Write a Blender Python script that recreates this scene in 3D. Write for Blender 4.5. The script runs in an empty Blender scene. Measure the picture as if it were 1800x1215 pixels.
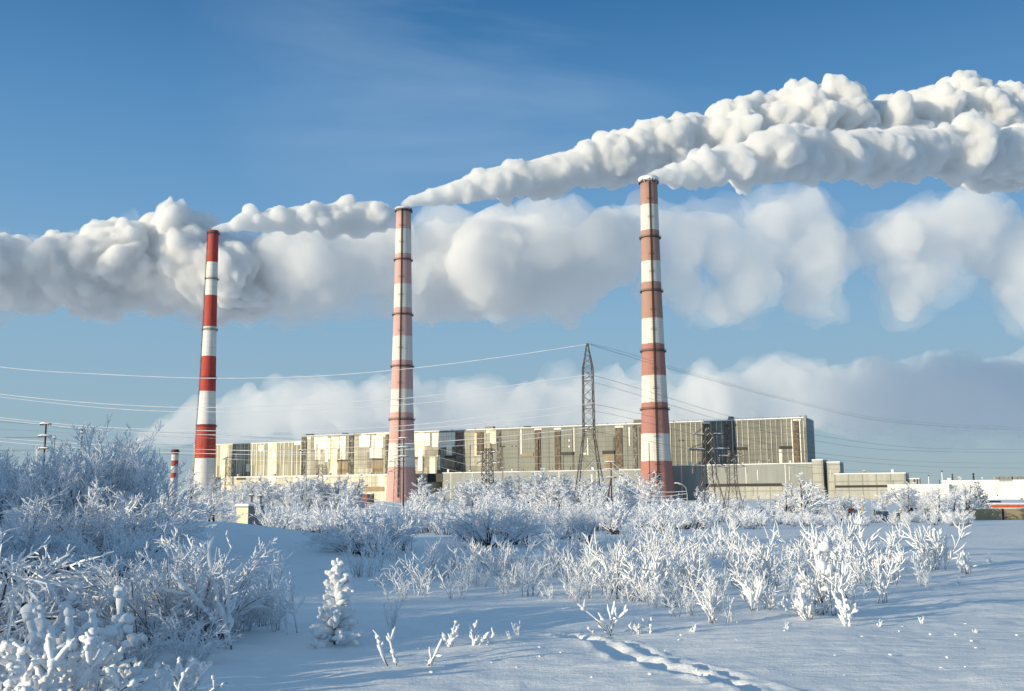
import bpy, bmesh, math, random
import numpy as np
from mathutils import Vector, Matrix
from math import sin, cos, tan, atan, atan2, pi, radians, sqrt

S = bpy.context.scene
C = S.collection
random.seed(7)
rng = np.random.default_rng(11)

# ------------------------------------------------------------------ camera
EYE = 1.7
PITCH = atan((868 - 607.5) / 1800.0)
ROLL = radians(0.4)
_fw = Vector((0, cos(PITCH), sin(PITCH)))
_rt0 = Vector((1, 0, 0))
_up0 = Vector((0, -sin(PITCH), cos(PITCH)))
_rt = _rt0 * cos(ROLL) - _up0 * sin(ROLL)
_up = _up0 * cos(ROLL) + _rt0 * sin(ROLL)
CAM = Vector((0, 0, EYE))


def ray(px, py):
    d = _rt * ((px - 900) / 1800.0) + _up * (-(py - 607.5) / 1800.0) + _fw
    return d / d.y


def at(px, py, d):
    """the place seen at photo pixel px,py, d metres in front of the camera"""
    return CAM + ray(px, py) * d


def lerp_table(tab, x):
    xs = [t[0] for t in tab]
    ys = [t[1] for t in tab]
    return np.interp(x, xs, ys)


# ------------------------------------------------------------------ numpy value noise
def _hash(ix, iy, iz, seed):
    h = (ix.astype(np.int64) * 374761393 + iy.astype(np.int64) * 668265263 + iz.astype(np.int64) * 2147483647 + seed * 974634777) & 0xffffffff
    h = ((h ^ (h >> 13)) * 1274126177) & 0xffffffff
    h = (h ^ (h >> 16)) & 0xffff
    return h / 65535.0


def vnoise(p, seed=0):
    p = np.asarray(p, dtype=np.float64)
    i = np.floor(p).astype(np.int64)
    f = p - i
    f = f * f * (3 - 2 * f)
    out = 0
    for dx in (0, 1):
        wx = f[:, 0] if dx else 1 - f[:, 0]
        for dy in (0, 1):
            wy = f[:, 1] if dy else 1 - f[:, 1]
            for dz in (0, 1):
                wz = f[:, 2] if dz else 1 - f[:, 2]
                out = out + wx * wy * wz * _hash(i[:, 0] + dx, i[:, 1] + dy, i[:, 2] + dz, seed)
    return out * 2 - 1


def fbm(p, octs=4, seed=0, gain=.5, lac=2.03):
    a, s, tot = 1.0, np.asarray(p, dtype=np.float64), 0
    for o in range(octs):
        tot = tot + a * vnoise(s, seed + o * 17)
        a *= gain
        s = s * lac + 3.7
    return tot


# ------------------------------------------------------------------ terrain
_DROP = [(-1e5, 0), (30, 0), (45, -.25), (60, -.7), (100, -1.9), (150, -3.2), (211, -4.2), (300, -5), (1e5, -5)]


def smooth_drop(y):
    return (lerp_table(_DROP, y) + lerp_table(_DROP, y - 6) + lerp_table(_DROP, y + 6)) / 3


def seg_dist(x, y, pts):
    """distance to a polyline and the run along it"""
    best = np.full(x.shape, 1e9)
    run = np.zeros(x.shape)
    acc = 0
    for (x0, y0), (x1, y1) in zip(pts[:-1], pts[1:]):
        dx, dy = x1 - x0, y1 - y0
        L = sqrt(dx * dx + dy * dy)
        t = np.clip(((x - x0) * dx + (y - y0) * dy) / (L * L), 0, 1)
        dd = np.hypot(x - x0 - t * dx, y - y0 - t * dy)
        m = dd < best
        best = np.where(m, dd, best)
        run = np.where(m, acc + t * L, run)
        acc += L
    return best, run


def _gpt(px, py):
    r = ray(px, py)
    d = -EYE / r.z
    return (r.x * d, d)


TRACK = [_gpt(975, 1116), _gpt(1040, 1126), _gpt(1075, 1142), _gpt(1120, 1166), _gpt(1190, 1186), _gpt(1270, 1203), _gpt(1420, 1250), _gpt(1600, 1320)]
TRACK2 = [_gpt(1000, 1120), _gpt(1080, 1128), _gpt(1130, 1140), _gpt(1200, 1172), _gpt(1290, 1196), _gpt(1450, 1245)]


def ground_base(x, y):
    x = np.atleast_1d(np.asarray(x, dtype=np.float64))
    y = np.atleast_1d(np.asarray(y, dtype=np.float64))
    z = smooth_drop(y)
    # broad snow bank rising on the far left of the field
    sx = np.where(x < -13, 14.0, 7.0)
    z = z + .95 * np.exp(-((x + 13) / sx) ** 2 - ((y - 37) / 9.5) ** 2)
    # berm added on the unseen left side to shade the field
    bx = -12.5 - .25 * np.clip(y - 12, 0, 30)
    z = z + 1.0 * np.exp(-((x - bx) / 2.0) ** 2) / (1 + np.exp(-(y - 5.2) / .5)) / (1 + np.exp((y - 24) / 3.0))
    p = np.stack([x, y, np.zeros_like(x)], 1)
    near = np.clip((90 - np.hypot(x, y)) / 60, 0, 1)
    z = z + near * (.10 * fbm(p / 6.0, 2, 3) + .035 * fbm(p / 1.7, 2, 8))
    return z


def gz(x, y):
    return float(ground_base(x, y)[0])


def ground_detail(x, y):
    p = np.stack([x, y, np.zeros_like(x)], 1)
    r = np.hypot(x, y)
    near = np.clip((45 - r) / 30, 0, 1)
    # wind ripples
    q = np.stack([x * .55 + y * .25, y * 1.6 - x * .4, np.zeros_like(x)], 1)
    z = near * (.017 * fbm(q * 1.6, 3, 21) + .006 * fbm(p * 5.0, 2, 31))
    for tr, wid, dep in ((TRACK, .10, .10), (TRACK2, .06, .045)):
        d, run = seg_dist(x, y, tr)
        st = .6 + .4 * np.sin(run * 2 * pi / .62)
        groove = -dep * np.exp(-(d / wid) ** 2) * st
        lip = dep * .28 * np.exp(-((d - wid * 1.9) / (wid * .6)) ** 2) * (.6 + .8 * np.clip(vnoise(p * 7, 5), -1, 1))
        z = z + groove + lip
    for foot in FOOT:
        d, run = seg_dist(x, y, foot)
        ph = (run / .7) % 1.0
        m = np.exp(-(d / .13) ** 2) * np.exp(-((ph - .5) / .24) ** 2)
        z = z - .11 * m
    return z


def _g2(px, py, d):
    p = at(px, py, d)
    return (p.x, p.y)


FOOT = [[_g2(425, 930, 34), _g2(455, 950, 30), _g2(500, 972, 26), _g2(560, 985, 24)],
        [_g2(470, 1040, 19), _g2(520, 1005, 22), _g2(580, 990, 24)]]


# ------------------------------------------------------------------ scene bookkeeping
def tag(o, label=None, cat=None, group=None, kind=None):
    if label:
        o['label'] = label
    if cat:
        o['category'] = cat
    if group:
        o['group'] = group
    if kind:
        o['kind'] = kind
    return o


def thing(name, label, cat, loc=(0, 0, 0), rz=0, group=None):
    o = bpy.data.objects.new(name, None)
    C.objects.link(o)
    o.location = loc
    o.rotation_euler = (0, 0, rz)
    o.empty_display_size = .3
    return tag(o, label, cat, group)


def copy_tree(o, parent=None):
    c = o.copy()
    C.objects.link(c)
    c.parent = parent
    for ch in o.children:
        copy_tree(ch, c)
    return c


class MB:
    """collects shapes and links them as one mesh object"""

    def __init__(s):
        s.v, s.f, s.m = [], [], []

    def add(s, vs, fs, m=0):
        b = len(s.v)
        s.v.extend(vs)
        s.f.extend([tuple(i + b for i in f) for f in fs])
        s.m.extend([m] * len(fs))

    def box(s, x0, x1, y0, y1, z0, z1, m=0):
        s.add([(x0, y0, z0), (x1, y0, z0), (x1, y1, z0), (x0, y1, z0), (x0, y0, z1), (x1, y0, z1), (x1, y1, z1), (x0, y1, z1)],
              [(3, 2, 1, 0), (4, 5, 6, 7), (0, 1, 5, 4), (1, 2, 6, 5), (2, 3, 7, 6), (3, 0, 4, 7)], m)

    def tube(s, pts, rad, n=4, m=0, cap=True, phase=0.0):
        pts = [Vector(p) for p in pts]
        k = len(pts)
        if not hasattr(rad, '__len__'):
            rad = [rad] * k
        d = (pts[-1] - pts[0])
        if d.length < 1e-6:
            return
        d.normalize()
        ref = Vector((1, 0, 0)) if abs(d.x) < .8 else Vector((0, 1, 0))
        b = len(s.v)
        for i in range(k):
            t = pts[min(i + 1, k - 1)] - pts[max(i - 1, 0)]
            if t.length < 1e-9:
                t = d
            t = t.normalized()
            u = ref - t * ref.dot(t)
            u.normalize()
            w = t.cross(u)
            r = rad[i]
            p = pts[i]
            for j in range(n):
                a = 2 * pi * j / n + phase
                ca, sa = cos(a) * r, sin(a) * r
                s.v.append((p.x + u.x * ca + w.x * sa, p.y + u.y * ca + w.y * sa, p.z + u.z * ca + w.z * sa))
        c0 = len(s.f)
        for i in range(k - 1):
            for j in range(n):
                a0 = b + i * n + j
                a1 = b + i * n + (j + 1) % n
                s.f.append((a0, a1, a1 + n, a0 + n))
        if cap:
            s.f.append(tuple(b + j for j in range(n))[::-1])
            s.f.append(tuple(b + (k - 1) * n + j for j in range(n)))
        s.m.extend([m] * (len(s.f) - c0))

    def bar(s, a, b, w, m=0):
        s.tube([a, b], [w, w], 4, m, True, pi / 4)

    def lathe(s, prof, n=24, c=(0, 0), m=0, close=False):
        b = len(s.v)
        for r, z in prof:
            for j in range(n):
                a = 2 * pi * j / n
                s.v.append((c[0] + r * cos(a), c[1] + r * sin(a), z))
        k0 = len(s.f)
        for i in range(len(prof) - 1):
            for j in range(n):
                a0 = b + i * n + j
                a1 = b + i * n + (j + 1) % n
                s.f.append((a0, a1, a1 + n, a0 + n))
        s.m.extend([m] * (len(s.f) - k0))

    def build(s, name, mats, parent=None, smooth=False):
        me = bpy.data.meshes.new(name)
        me.from_pydata(s.v, [], s.f)
        if not isinstance(mats, (list, tuple)):
            mats = [mats]
        for m in mats:
            me.materials.append(m)
        if len(mats) > 1:
            me.polygons.foreach_set('material_index', s.m)
        if smooth:
            me.polygons.foreach_set('use_smooth', [True] * len(me.polygons))
        me.update()
        o = bpy.data.objects.new(name, me)
        C.objects.link(o)
        o.parent = parent
        return o


def np_mesh(name, v, f, mat, smooth=True):
    """mesh from an (n,3) array and an (m,4) or (m,3) array of faces"""
    me = bpy.data.meshes.new(name)
    k = f.shape[1]
    me.vertices.add(len(v))
    me.vertices.foreach_set('co', np.ascontiguousarray(v, dtype=np.float32).ravel())
    me.loops.add(f.size)
    me.loops.foreach_set('vertex_index', np.ascontiguousarray(f, dtype=np.int32).ravel())
    me.polygons.add(len(f))
    me.polygons.foreach_set('loop_start', np.arange(0, f.size, k, dtype=np.int32))
    me.polygons.foreach_set('use_smooth', np.full(len(f), smooth))
    me.update(calc_edges=True)
    me.validate()
    me.materials.append(mat)
    return me


# ------------------------------------------------------------------ materials
class NT:
    def __init__(s, name):
        s.mat = bpy.data.materials.new(name)
        s.mat.use_nodes = True
        s.t = s.mat.node_tree
        s.t.nodes.clear()
        s.out = s.n('ShaderNodeOutputMaterial')

    def n(s, typ, **kw):
        nd = s.t.nodes.new(typ)
        for k, v in kw.items():
            setattr(nd, k, v)
        return nd

    def link(s, a, b):
        s.t.links.new(a, b)

    def val(s, sock, v):
        if isinstance(v, bpy.types.NodeSocket):
            s.link(v, sock)
        else:
            sock.default_value = v

    def math(s, op, a, b=None, clamp=False):
        nd = s.n('ShaderNodeMath', operation=op)
        nd.use_clamp = clamp
        s.val(nd.inputs[0], a)
        if b is not None:
            s.val(nd.inputs[1], b)
        return nd.outputs[0]

    def mix(s, fac, a, b, blend='MIX'):
        nd = s.n('ShaderNodeMix', data_type='RGBA', blend_type=blend)
        s.val(nd.inputs[0], fac)
        s.val(nd.inputs[6], a if isinstance(a, bpy.types.NodeSocket) else (*a, 1))
        s.val(nd.inputs[7], b if isinstance(b, bpy.types.NodeSocket) else (*b, 1))
        return nd.outputs[2]

    def coord(s, which='Object'):
        return s.n('ShaderNodeTexCoord').outputs[which]

    def scale(s, vec, sc, loc=(0, 0, 0)):
        nd = s.n('ShaderNodeMapping')
        nd.inputs['Scale'].default_value = sc
        nd.inputs['Location'].default_value = loc
        s.link(vec, nd.inputs['Vector'])
        return nd.outputs[0]

    def noise(s, vec, sc=1, det=4, rough=.55):
        nd = s.n('ShaderNodeTexNoise')
        if vec is not None:
            s.link(vec, nd.inputs['Vector'])
        nd.inputs['Scale'].default_value = sc
        nd.inputs['Detail'].default_value = det
        nd.inputs['Roughness'].default_value = rough
        return nd.outputs['Fac']

    def ramp(s, fac, stops, interp='LINEAR'):
        nd = s.n('ShaderNodeValToRGB')
        cr = nd.color_ramp
        cr.interpolation = interp
        while len(cr.elements) < len(stops):
            cr.elements.new(.5)
        for e, (p, c) in zip(cr.elements, stops):
            e.position = p
            e.color = (*c, 1) if len(c) == 3 else c
        s.val(nd.inputs[0], fac)
        return nd.outputs[0]

    def bsdf(s, col, rough=.7, metal=0.0, bump=None, bstr=.3, bdist=.02, spec=.4):
        b = s.n('ShaderNodeBsdfPrincipled')
        s.val(b.inputs['Base Color'], col if isinstance(col, bpy.types.NodeSocket) else (*col, 1))
        s.val(b.inputs['Roughness'], rough)
        s.val(b.inputs['Metallic'], metal)
        b.inputs['Specular IOR Level'].default_value = spec
        if bump is not None:
            bp = s.n('ShaderNodeBump')
            bp.inputs['Strength'].default_value = bstr
            bp.inputs['Distance'].default_value = bdist
            s.link(bump, bp.inputs['Height'])
            s.link(bp.outputs[0], b.inputs['Normal'])
        s.link(b.outputs[0], s.out.inputs['Surface'])
        return s.mat


def plain(name, col, rough=.7, metal=0.0, var=.25, sc=2.0):
    t = NT(name)
    n = t.noise(t.coord(), sc, 5)
    c = t.mix(n, tuple(x * (1 - var) for x in col), tuple(min(1, x * (1 + var)) for x in col))
    return t.bsdf(c, rough, metal)


def snow_mat(name, col=(.86, .87, .89), sc=14., bstr=.35, bdist=.02, rough=.75):
    t = NT(name)
    co = t.coord()
    n = t.noise(co, sc, 5, .65)
    n2 = t.noise(co, sc * .13, 3)
    c = t.mix(n2, tuple(x * .95 for x in col), tuple(min(.95, x * 1.03) for x in col))
    return t.bsdf(c, rough, 0, n, bstr, bdist, .3)


M = {}
def field_snow():
    t = NT('snow_field')
    co = t.coord()
    rip = t.noise(t.scale(co, (1.1, 4.2, 3), (0, 0, 0)), 1.3, 5, .6)
    fine = t.noise(co, 14., 6, .7)
    crust = t.noise(co, 55., 3, .6)
    h = t.math('ADD', t.math('MULTIPLY', rip, 1.0), t.math('ADD', t.math('MULTIPLY', fine, .35), t.math('MULTIPLY', crust, .12)))
    c = t.mix(t.noise(co, .5, 4), (.82, .83, .85), (.89, .90, .91))
    return t.bsdf(c, .65, 0, h, .75, .06, .35)


M['snow'] = field_snow()
M['frost'] = snow_mat('frost', (.80, .82, .86), 60., .5, .01)
M['clump'] = snow_mat('snow_clump', (.85, .86, .88), 30., .4, .01)
M['bark'] = plain('bark', (.045, .032, .026), .9)
M['twig'] = plain('grey_twig', (.12, .10, .09), .9)
M['steel'] = plain('rusty_steel', (.095, .082, .075), .75, 0, .4, 1.2)
M['dark'] = plain('dark_metal', (.025, .022, .022), .6)
M['wood'] = plain('weathered_wood', (.085, .05, .032), .85)
M['concrete'] = plain('pale_concrete', (.38, .36, .33), .85, 0, .15, .5)
M['porcelain'] = plain('insulator_glaze', (.35, .3, .27), .3)
M['wire'] = snow_mat('rimed_wire', (.82, .83, .86), 20., .2, .01)
M['wiredark'] = plain('bare_wire', (.16, .17, .2), .6)
# ------------------------------------------------------------------ camera, sun, sky
cd = bpy.data.cameras.new('camera')
co_ = bpy.data.objects.new('camera', cd)
C.objects.link(co_)
cd.sensor_width = 36
cd.lens = 36
cd.clip_start = .05
cd.clip_end = 60000
mt = Matrix(((_rt.x, _up.x, -_fw.x, CAM.x), (_rt.y, _up.y, -_fw.y, CAM.y), (_rt.z, _up.z, -_fw.z, CAM.z), (0, 0, 0, 1)))
co_.matrix_world = mt
S.camera = co_

SUN_AZ = radians(29)            # light travels this far forward of straight right
SUN_EL = radians(8.6)
ldir = Vector((cos(SUN_AZ) * cos(SUN_EL), sin(SUN_AZ) * cos(SUN_EL), -sin(SUN_EL)))
sd = bpy.data.lights.new('sun', 'SUN')
sd.energy = 5.2
sd.angle = radians(.5)
sd.color = (1.0, .85, .59)
so = bpy.data.objects.new('sun', sd)
C.objects.link(so)
so.rotation_euler = ldir.to_track_quat('-Z', 'Y').to_euler()
so.location = (-200, -120, 120)

W = bpy.data.worlds.new('World')
S.world = W
W.use_nodes = True
nt = W.node_tree
bg = nt.nodes['Background']
sky = nt.nodes.new('ShaderNodeTexSky')
sky.sky_type = 'NISHITA'
sky.sun_disc = False
sky.sun_elevation = SUN_EL
# the sun stands opposite to the light's travel; the node counts clockwise from +Y
sky.sun_rotation = atan2(-ldir.x, -ldir.y) % (2 * pi)
sky.altitude = 50
sky.air_density = 1.0
sky.dust_density = .6
sky.ozone_density = 3.0
tc = nt.nodes.new('ShaderNodeTexCoord')
mp = nt.nodes.new('ShaderNodeMapping')
mp.inputs['Rotation'].default_value = (0, radians(50), radians(10))
mp.inputs['Scale'].default_value = (1.2, 3.0, 5.5)
nt.links.new(tc.outputs['Generated'], mp.inputs['Vector'])
nz = nt.nodes.new('ShaderNodeTexNoise')
nz.inputs['Scale'].default_value = 1.6
nz.inputs['Detail'].default_value = 6
nz.inputs['Roughness'].default_value = .55
nz.inputs['Distortion'].default_value = .5
nt.links.new(mp.outputs[0], nz.inputs['Vector'])
cr = nt.nodes.new('ShaderNodeValToRGB')
cr.color_ramp.elements[0].position = .42
cr.color_ramp.elements[0].color = (0, 0, 0, 1)
cr.color_ramp.elements[1].position = .85
cr.color_ramp.elements[1].color = (.5, .5, .5, 1)
nt.links.new(nz.outputs['Fac'], cr.inputs[0])
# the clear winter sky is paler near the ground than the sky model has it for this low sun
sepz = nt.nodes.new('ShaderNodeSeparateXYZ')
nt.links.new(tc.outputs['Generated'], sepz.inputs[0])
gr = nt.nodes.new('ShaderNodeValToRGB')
GR = [(0.0, (.365, .47, .51)), (.08, (.315, .47, .575)), (.17, (.25, .44, .62)), (.27, (.155, .35, .60)), (.37, (.088, .258, .515)), (.46, (.04, .165, .385)), (.72, (.14, .27, .43)), (1.0, (.17, .30, .45))]  # overhead stops, out of view, raised to brighten the shaded snow
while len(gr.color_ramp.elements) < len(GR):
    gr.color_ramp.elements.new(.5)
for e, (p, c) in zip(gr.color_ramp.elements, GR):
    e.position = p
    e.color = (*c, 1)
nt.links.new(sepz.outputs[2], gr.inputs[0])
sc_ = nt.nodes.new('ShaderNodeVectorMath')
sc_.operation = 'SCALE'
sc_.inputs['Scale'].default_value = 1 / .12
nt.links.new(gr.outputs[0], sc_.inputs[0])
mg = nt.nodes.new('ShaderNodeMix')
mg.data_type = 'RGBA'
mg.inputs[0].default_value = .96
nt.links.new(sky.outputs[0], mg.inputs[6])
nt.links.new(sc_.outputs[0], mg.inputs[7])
# veil of cirrus, thickest high above the middle stack, thin elsewhere
cdir = ray(830, 60).normalized()
dp = nt.nodes.new('ShaderNodeVectorMath')
dp.operation = 'DOT_PRODUCT'
nt.links.new(tc.outputs['Generated'], dp.inputs[0])
dp.inputs[1].default_value = cdir
mr = nt.nodes.new('ShaderNodeMapRange')
nt.links.new(dp.outputs['Value'], mr.inputs[0])
mr.inputs[1].default_value = .965
mr.inputs[2].default_value = 1.0
mr.inputs[3].default_value = .04
mr.inputs[4].default_value = .85
cm = nt.nodes.new('ShaderNodeMath')
cm.operation = 'MULTIPLY'
nt.links.new(cr.outputs[0], cm.inputs[0])
nt.links.new(mr.outputs[0], cm.inputs[1])
# glow added round the low sun, out of view, to lift the shade
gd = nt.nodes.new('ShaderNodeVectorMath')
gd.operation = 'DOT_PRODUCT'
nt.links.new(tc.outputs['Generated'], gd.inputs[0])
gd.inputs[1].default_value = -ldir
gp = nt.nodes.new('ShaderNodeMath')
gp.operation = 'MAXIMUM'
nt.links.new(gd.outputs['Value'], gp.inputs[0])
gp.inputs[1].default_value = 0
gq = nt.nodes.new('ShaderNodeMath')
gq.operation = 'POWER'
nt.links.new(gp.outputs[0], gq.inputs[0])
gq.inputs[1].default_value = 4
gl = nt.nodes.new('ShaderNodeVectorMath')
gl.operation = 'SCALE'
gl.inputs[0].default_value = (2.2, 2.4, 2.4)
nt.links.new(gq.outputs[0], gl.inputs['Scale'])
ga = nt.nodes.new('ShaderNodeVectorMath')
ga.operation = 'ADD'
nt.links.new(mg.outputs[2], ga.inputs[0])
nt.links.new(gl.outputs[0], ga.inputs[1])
mx = nt.nodes.new('ShaderNodeMix')
mx.data_type = 'RGBA'
nt.links.new(cm.outputs[0], mx.inputs[0])
nt.links.new(ga.outputs[0], mx.inputs[6])
mx.inputs[7].default_value = (4.2, 5.3, 6.6, 1)
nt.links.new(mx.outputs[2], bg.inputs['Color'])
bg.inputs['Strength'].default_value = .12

S.view_settings.view_transform = 'Standard'
S.view_settings.look = 'None'
S.view_settings.exposure = 0
S.view_settings.gamma = 1
S.render.engine = 'CYCLES'
cy = S.cycles
cy.max_bounces = 24
cy.diffuse_bounces = 4
cy.glossy_bounces = 2
cy.transmission_bounces = 2
cy.volume_bounces = 20
cy.transparent_max_bounces = 64
cy.use_denoising = True
cy.sample_clamp_indirect = 8
cy.use_adaptive_sampling = True
cy.adaptive_threshold = .01

# ------------------------------------------------------------------ ground: one sheet out to the horizon


def axis(lo_dense, hi_dense, step, grow, reach_lo, reach_hi):
    a = list(np.arange(lo_dense, hi_dense, step))
    s_, x = step, a[-1]
    while x < reach_hi:
        s_ *= grow
        x += s_
        a.append(x)
    s_, x = step, a[0]
    while x > reach_lo:
        s_ *= grow
        x -= s_
        a.insert(0, x)
    return np.array(a)


gx = axis(-7, 9, .045, 1.05, -9000, 9000)
gy = axis(7, 20, .045, 1.045, -400, 14000)
X, Y = np.meshgrid(gx, gy)
xf, yf = X.ravel(), Y.ravel()
zf = ground_base(xf, yf) + ground_detail(xf, yf)
nx, ny = len(gx), len(gy)
idx = np.arange(nx * ny).reshape(ny, nx)
quads = np.stack([idx[:-1, :-1].ravel(), idx[:-1, 1:].ravel(), idx[1:, 1:].ravel(), idx[1:, :-1].ravel()], 1)
go = bpy.data.objects.new('ground', np_mesh('ground', np.stack([xf, yf, zf], 1), quads, M['snow']))
C.objects.link(go)
tag(go, 'open snow covered field with ripples and a trodden track', None, None, 'structure')
# ------------------------------------------------------------------ chimneys


def chimney_mat(name, bands, base, cols, brick=True):
    """bands: [(fraction of height, colour key)] from the ground up, painted rings"""
    t = NT(name)
    co = t.coord()
    xyz = t.n('ShaderNodeSeparateXYZ')
    t.link(co, xyz.inputs[0])
    z = xyz.outputs[2]
    wob = t.noise(t.scale(co, (.25, .25, .12)), 1, 5)
    zz = t.math('ADD', z, t.math('MULTIPLY', t.math('SUBTRACT', wob, .5), 2.2 if brick else .5))
    f = t.math('DIVIDE', zz, base, True)
    c = t.ramp(f, [(p, cols[k]) for p, k in bands], 'CONSTANT')
    if brick:
        st = t.noise(t.scale(co, (.5, .5, .9)), 1.2, 6, .7)
        c = t.mix(t.math('MULTIPLY', t.math('SUBTRACT', st, .45, True), 1.1, True), c, cols['wear'])
        fr = t.math('FRACT', t.math('MULTIPLY', z, .38))
        ln = t.math('LESS_THAN', fr, .12)
        pat = t.noise(t.scale(co, (.35, .35, .05)), 1.5, 3)
        c = t.mix(t.math('MULTIPLY', ln, t.math('MULTIPLY', t.math('SUBTRACT', pat, .42, True), 2.2, True)), c, cols['line'])
    else:
        st = t.noise(t.scale(co, (.6, .6, .04)), 1.5, 5)
        c = t.mix(t.math('MULTIPLY', t.math('SUBTRACT', st, .5, True), .8, True), c, cols['wear'])
        fr = t.math('FRACT', t.math('MULTIPLY', z, .16))
        c = t.mix(t.math('MULTIPLY', t.math('LESS_THAN', fr, .05), .35), c, cols['line'])
    # rain streaks, and soot that has settled below the rim
    sk = t.noise(t.scale(co, (.55, .55, .018)), 1.6, 6, .7)
    c = t.mix(t.math('MULTIPLY', t.math('SUBTRACT', sk, .5, True), 1.7, True), c, (.24, .20, .18))
    so_ = t.math('MULTIPLY', t.math('SUBTRACT', t.math('DIVIDE', z, base), .955, True), 14, True)
    c = t.mix(t.math('MULTIPLY', so_, t.math('ADD', .25, sk)), c, (.10, .08, .07))
    return t.bsdf(c, .8, 0, st, .3, .15)


def chimney(label, d, px_base, py_top, px_top, radii, edges, order, cols, rings, ladder, brick):
    P = at((px_base + px_top) / 2, (868 + py_top) / 2, d)
    x, y = P.x, P.y
    g = gz(x, y)
    zt = at(px_top, py_top, d).z
    H = zt - g

    def hz(py):
        u = (868 - py) / (868 - py_top)
        return at(px_base + (px_top - px_base) * u, py, d).z - g
    root = thing('chimney', label, 'chimney', (x, y, g), 0, 'tall striped chimneys of the power station')
    bands = [(0.0, order[0])] + [(max(0, hz(e)) / H, k) for e, k in zip(edges, order[1:])]
    mat = chimney_mat('chimney_paint', bands, H, cols, brick)
    k = d / 1800.0
    prof = sorted([(0 if py > 880 else max(0, hz(py)), w * k / 2) for py, w in radii])

    def R(z):
        return float(np.interp(z, [p[0] for p in prof], [p[1] for p in prof]))
    zs = np.linspace(0, H, 60)
    mb = MB()
    pr = [(R(z), z) for z in zs]
    rt = pr[-1][0]
    pr += [(rt * .82, H), (rt * .8, H - 8)]
    mb.lathe(pr, 40)
    mb.build('shaft', mat, root, True)
    for py in rings:
        z = hz(py)
        r = R(z)
        m2 = MB()
        m2.lathe([(r - .05, z - .5), (r + 1.5, z - .35), (r + 1.5, z + .0), (r - .05, z + .02)], 32)
        for zz, w in ((z + .65, .06), (z + 1.3, .08)):
            m2.lathe([(r + 1.4 - w, zz - w), (r + 1.4 + w, zz - w), (r + 1.4 + w, zz + w), (r + 1.4 - w, zz + w), (r + 1.4 - w, zz - w)], 32)
        for j in range(24):
            a = 2 * pi * j / 24
            m2.bar(((r + 1.4) * cos(a), (r + 1.4) * sin(a), z), ((r + 1.4) * cos(a), (r + 1.4) * sin(a), z + 1.3), .07)
            m2.bar(((r) * cos(a), (r) * sin(a), z - 1.6), ((r + 1.3) * cos(a), (r + 1.3) * sin(a), z - .3), .09)
        m2.build('gallery', M[cols['ring']], root)
    # climbing ladder in its safety cage, with rest platforms
    a0 = radians(ladder)
    m3 = MB()
    m4 = []
    z = 4.0
    while z < H - 3:
        z1 = min(z + 6, H - 1)
        pa, pb = [], []
        for zz in (z, z1):
            r = R(zz) + .25
            pa.append((r * cos(a0 - .02) - .45 * -sin(a0), r * sin(a0) - .45 * cos(a0), zz))
            pb.append((r * cos(a0) + .45 * -sin(a0), r * sin(a0) + .45 * cos(a0), zz))
        m3.bar(pa[0], pa[1], .2)
        m3.bar(pb[0], pb[1], .2)
        for q in range(3):
            zz = z + (z1 - z) * q / 3
            r = R(zz)
            m3.lathe([(.75, zz), (.75, zz + .7), (.5, zz + .7), (.5, zz), (.75, zz)], 8, ((r + .7) * cos(a0), (r + .7) * sin(a0)))
        z = z1
    m3.build('ladder', M[cols['ring']], root)
    ys = sorted(list(rings) + [868])
    for ya, yb in zip(ys[:-1], ys[1:]):
        for fr in (.33, .66):
            z = hz(ya + (yb - ya) * fr)
            if z < 5:
                continue
            r = R(z)
            m5 = MB()
            tx, ty = -sin(a0), cos(a0)
            for s_ in (-1, 1):
                pts = [(r * cos(a0) + tx * 2.4 * s_, r * sin(a0) + ty * 2.4 * s_, z), ((r + 1.3) * cos(a0) + tx * 2.4 * s_, (r + 1.3) * sin(a0) + ty * 2.4 * s_, z)]
                m5.bar(pts[0], pts[1], .12)
                m5.bar(pts[1], (pts[1][0], pts[1][1], z + 1.2), .1)
            m5.bar(((r + 1.3) * cos(a0) - tx * 2.4, (r + 1.3) * sin(a0) - ty * 2.4, z), ((r + 1.3) * cos(a0) + tx * 2.4, (r + 1.3) * sin(a0) + ty * 2.4, z), .2)
            m5.bar(((r + 1.3) * cos(a0) - tx * 2.4, (r + 1.3) * sin(a0) - ty * 2.4, z + 1.2), ((r + 1.3) * cos(a0) + tx * 2.4, (r + 1.3) * sin(a0) + ty * 2.4, z + 1.2), .1)
            m5.build('rest_platform', M[cols['ring']], root)
    return root, H, rt


cw = {'w': (.68, .65, .60), 'ring': 'dark'}
chR, HR, rR = chimney('brick red and white chimney nearest to the lattice pylons, rightmost of the three', 880, 1156, 313, 1139,
              [(313, 30), (330, 31), (406, 33), (500, 35), (606, 40), (709, 46), (765, 50), (812, 53), (868, 60), (900, 62)],
              [812, 765, 709, 662, 606, 562, 500, 462, 408, 364],
              ['r', 'w', 'r', 'w', 'r', 'w', 'b', 'w', 'b', 'w', 'b'],
              {**cw, 'r': (.38, .165, .14), 'b': (.38, .215, .17), 'wear': (.52, .39, .33), 'line': (.20, .13, .11)},
              [322, 419, 513, 618, 720], -92, True)
chM, HM, rM = chimney('faded pink and white chimney, middle one of the three tall chimneys', 1004, 706, 366, 709,
              [(366, 27), (449, 29), (543, 32.5), (635, 36.5), (728, 41), (823, 48), (868, 53), (900, 55)],
              [823, 780, 728, 686, 635, 593, 543, 501, 449, 406],
              ['p', 'w', 'p', 'w', 'p', 'w', 'p', 'w', 'p', 'w', 'p'],
              {**cw, 'p': (.56, .33, .30), 'wear': (.62, .50, .46), 'line': (.22, .15, .14)},
              [372, 458, 554, 645, 738], -95, True)
cw['ring'] = 'steel'
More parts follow.
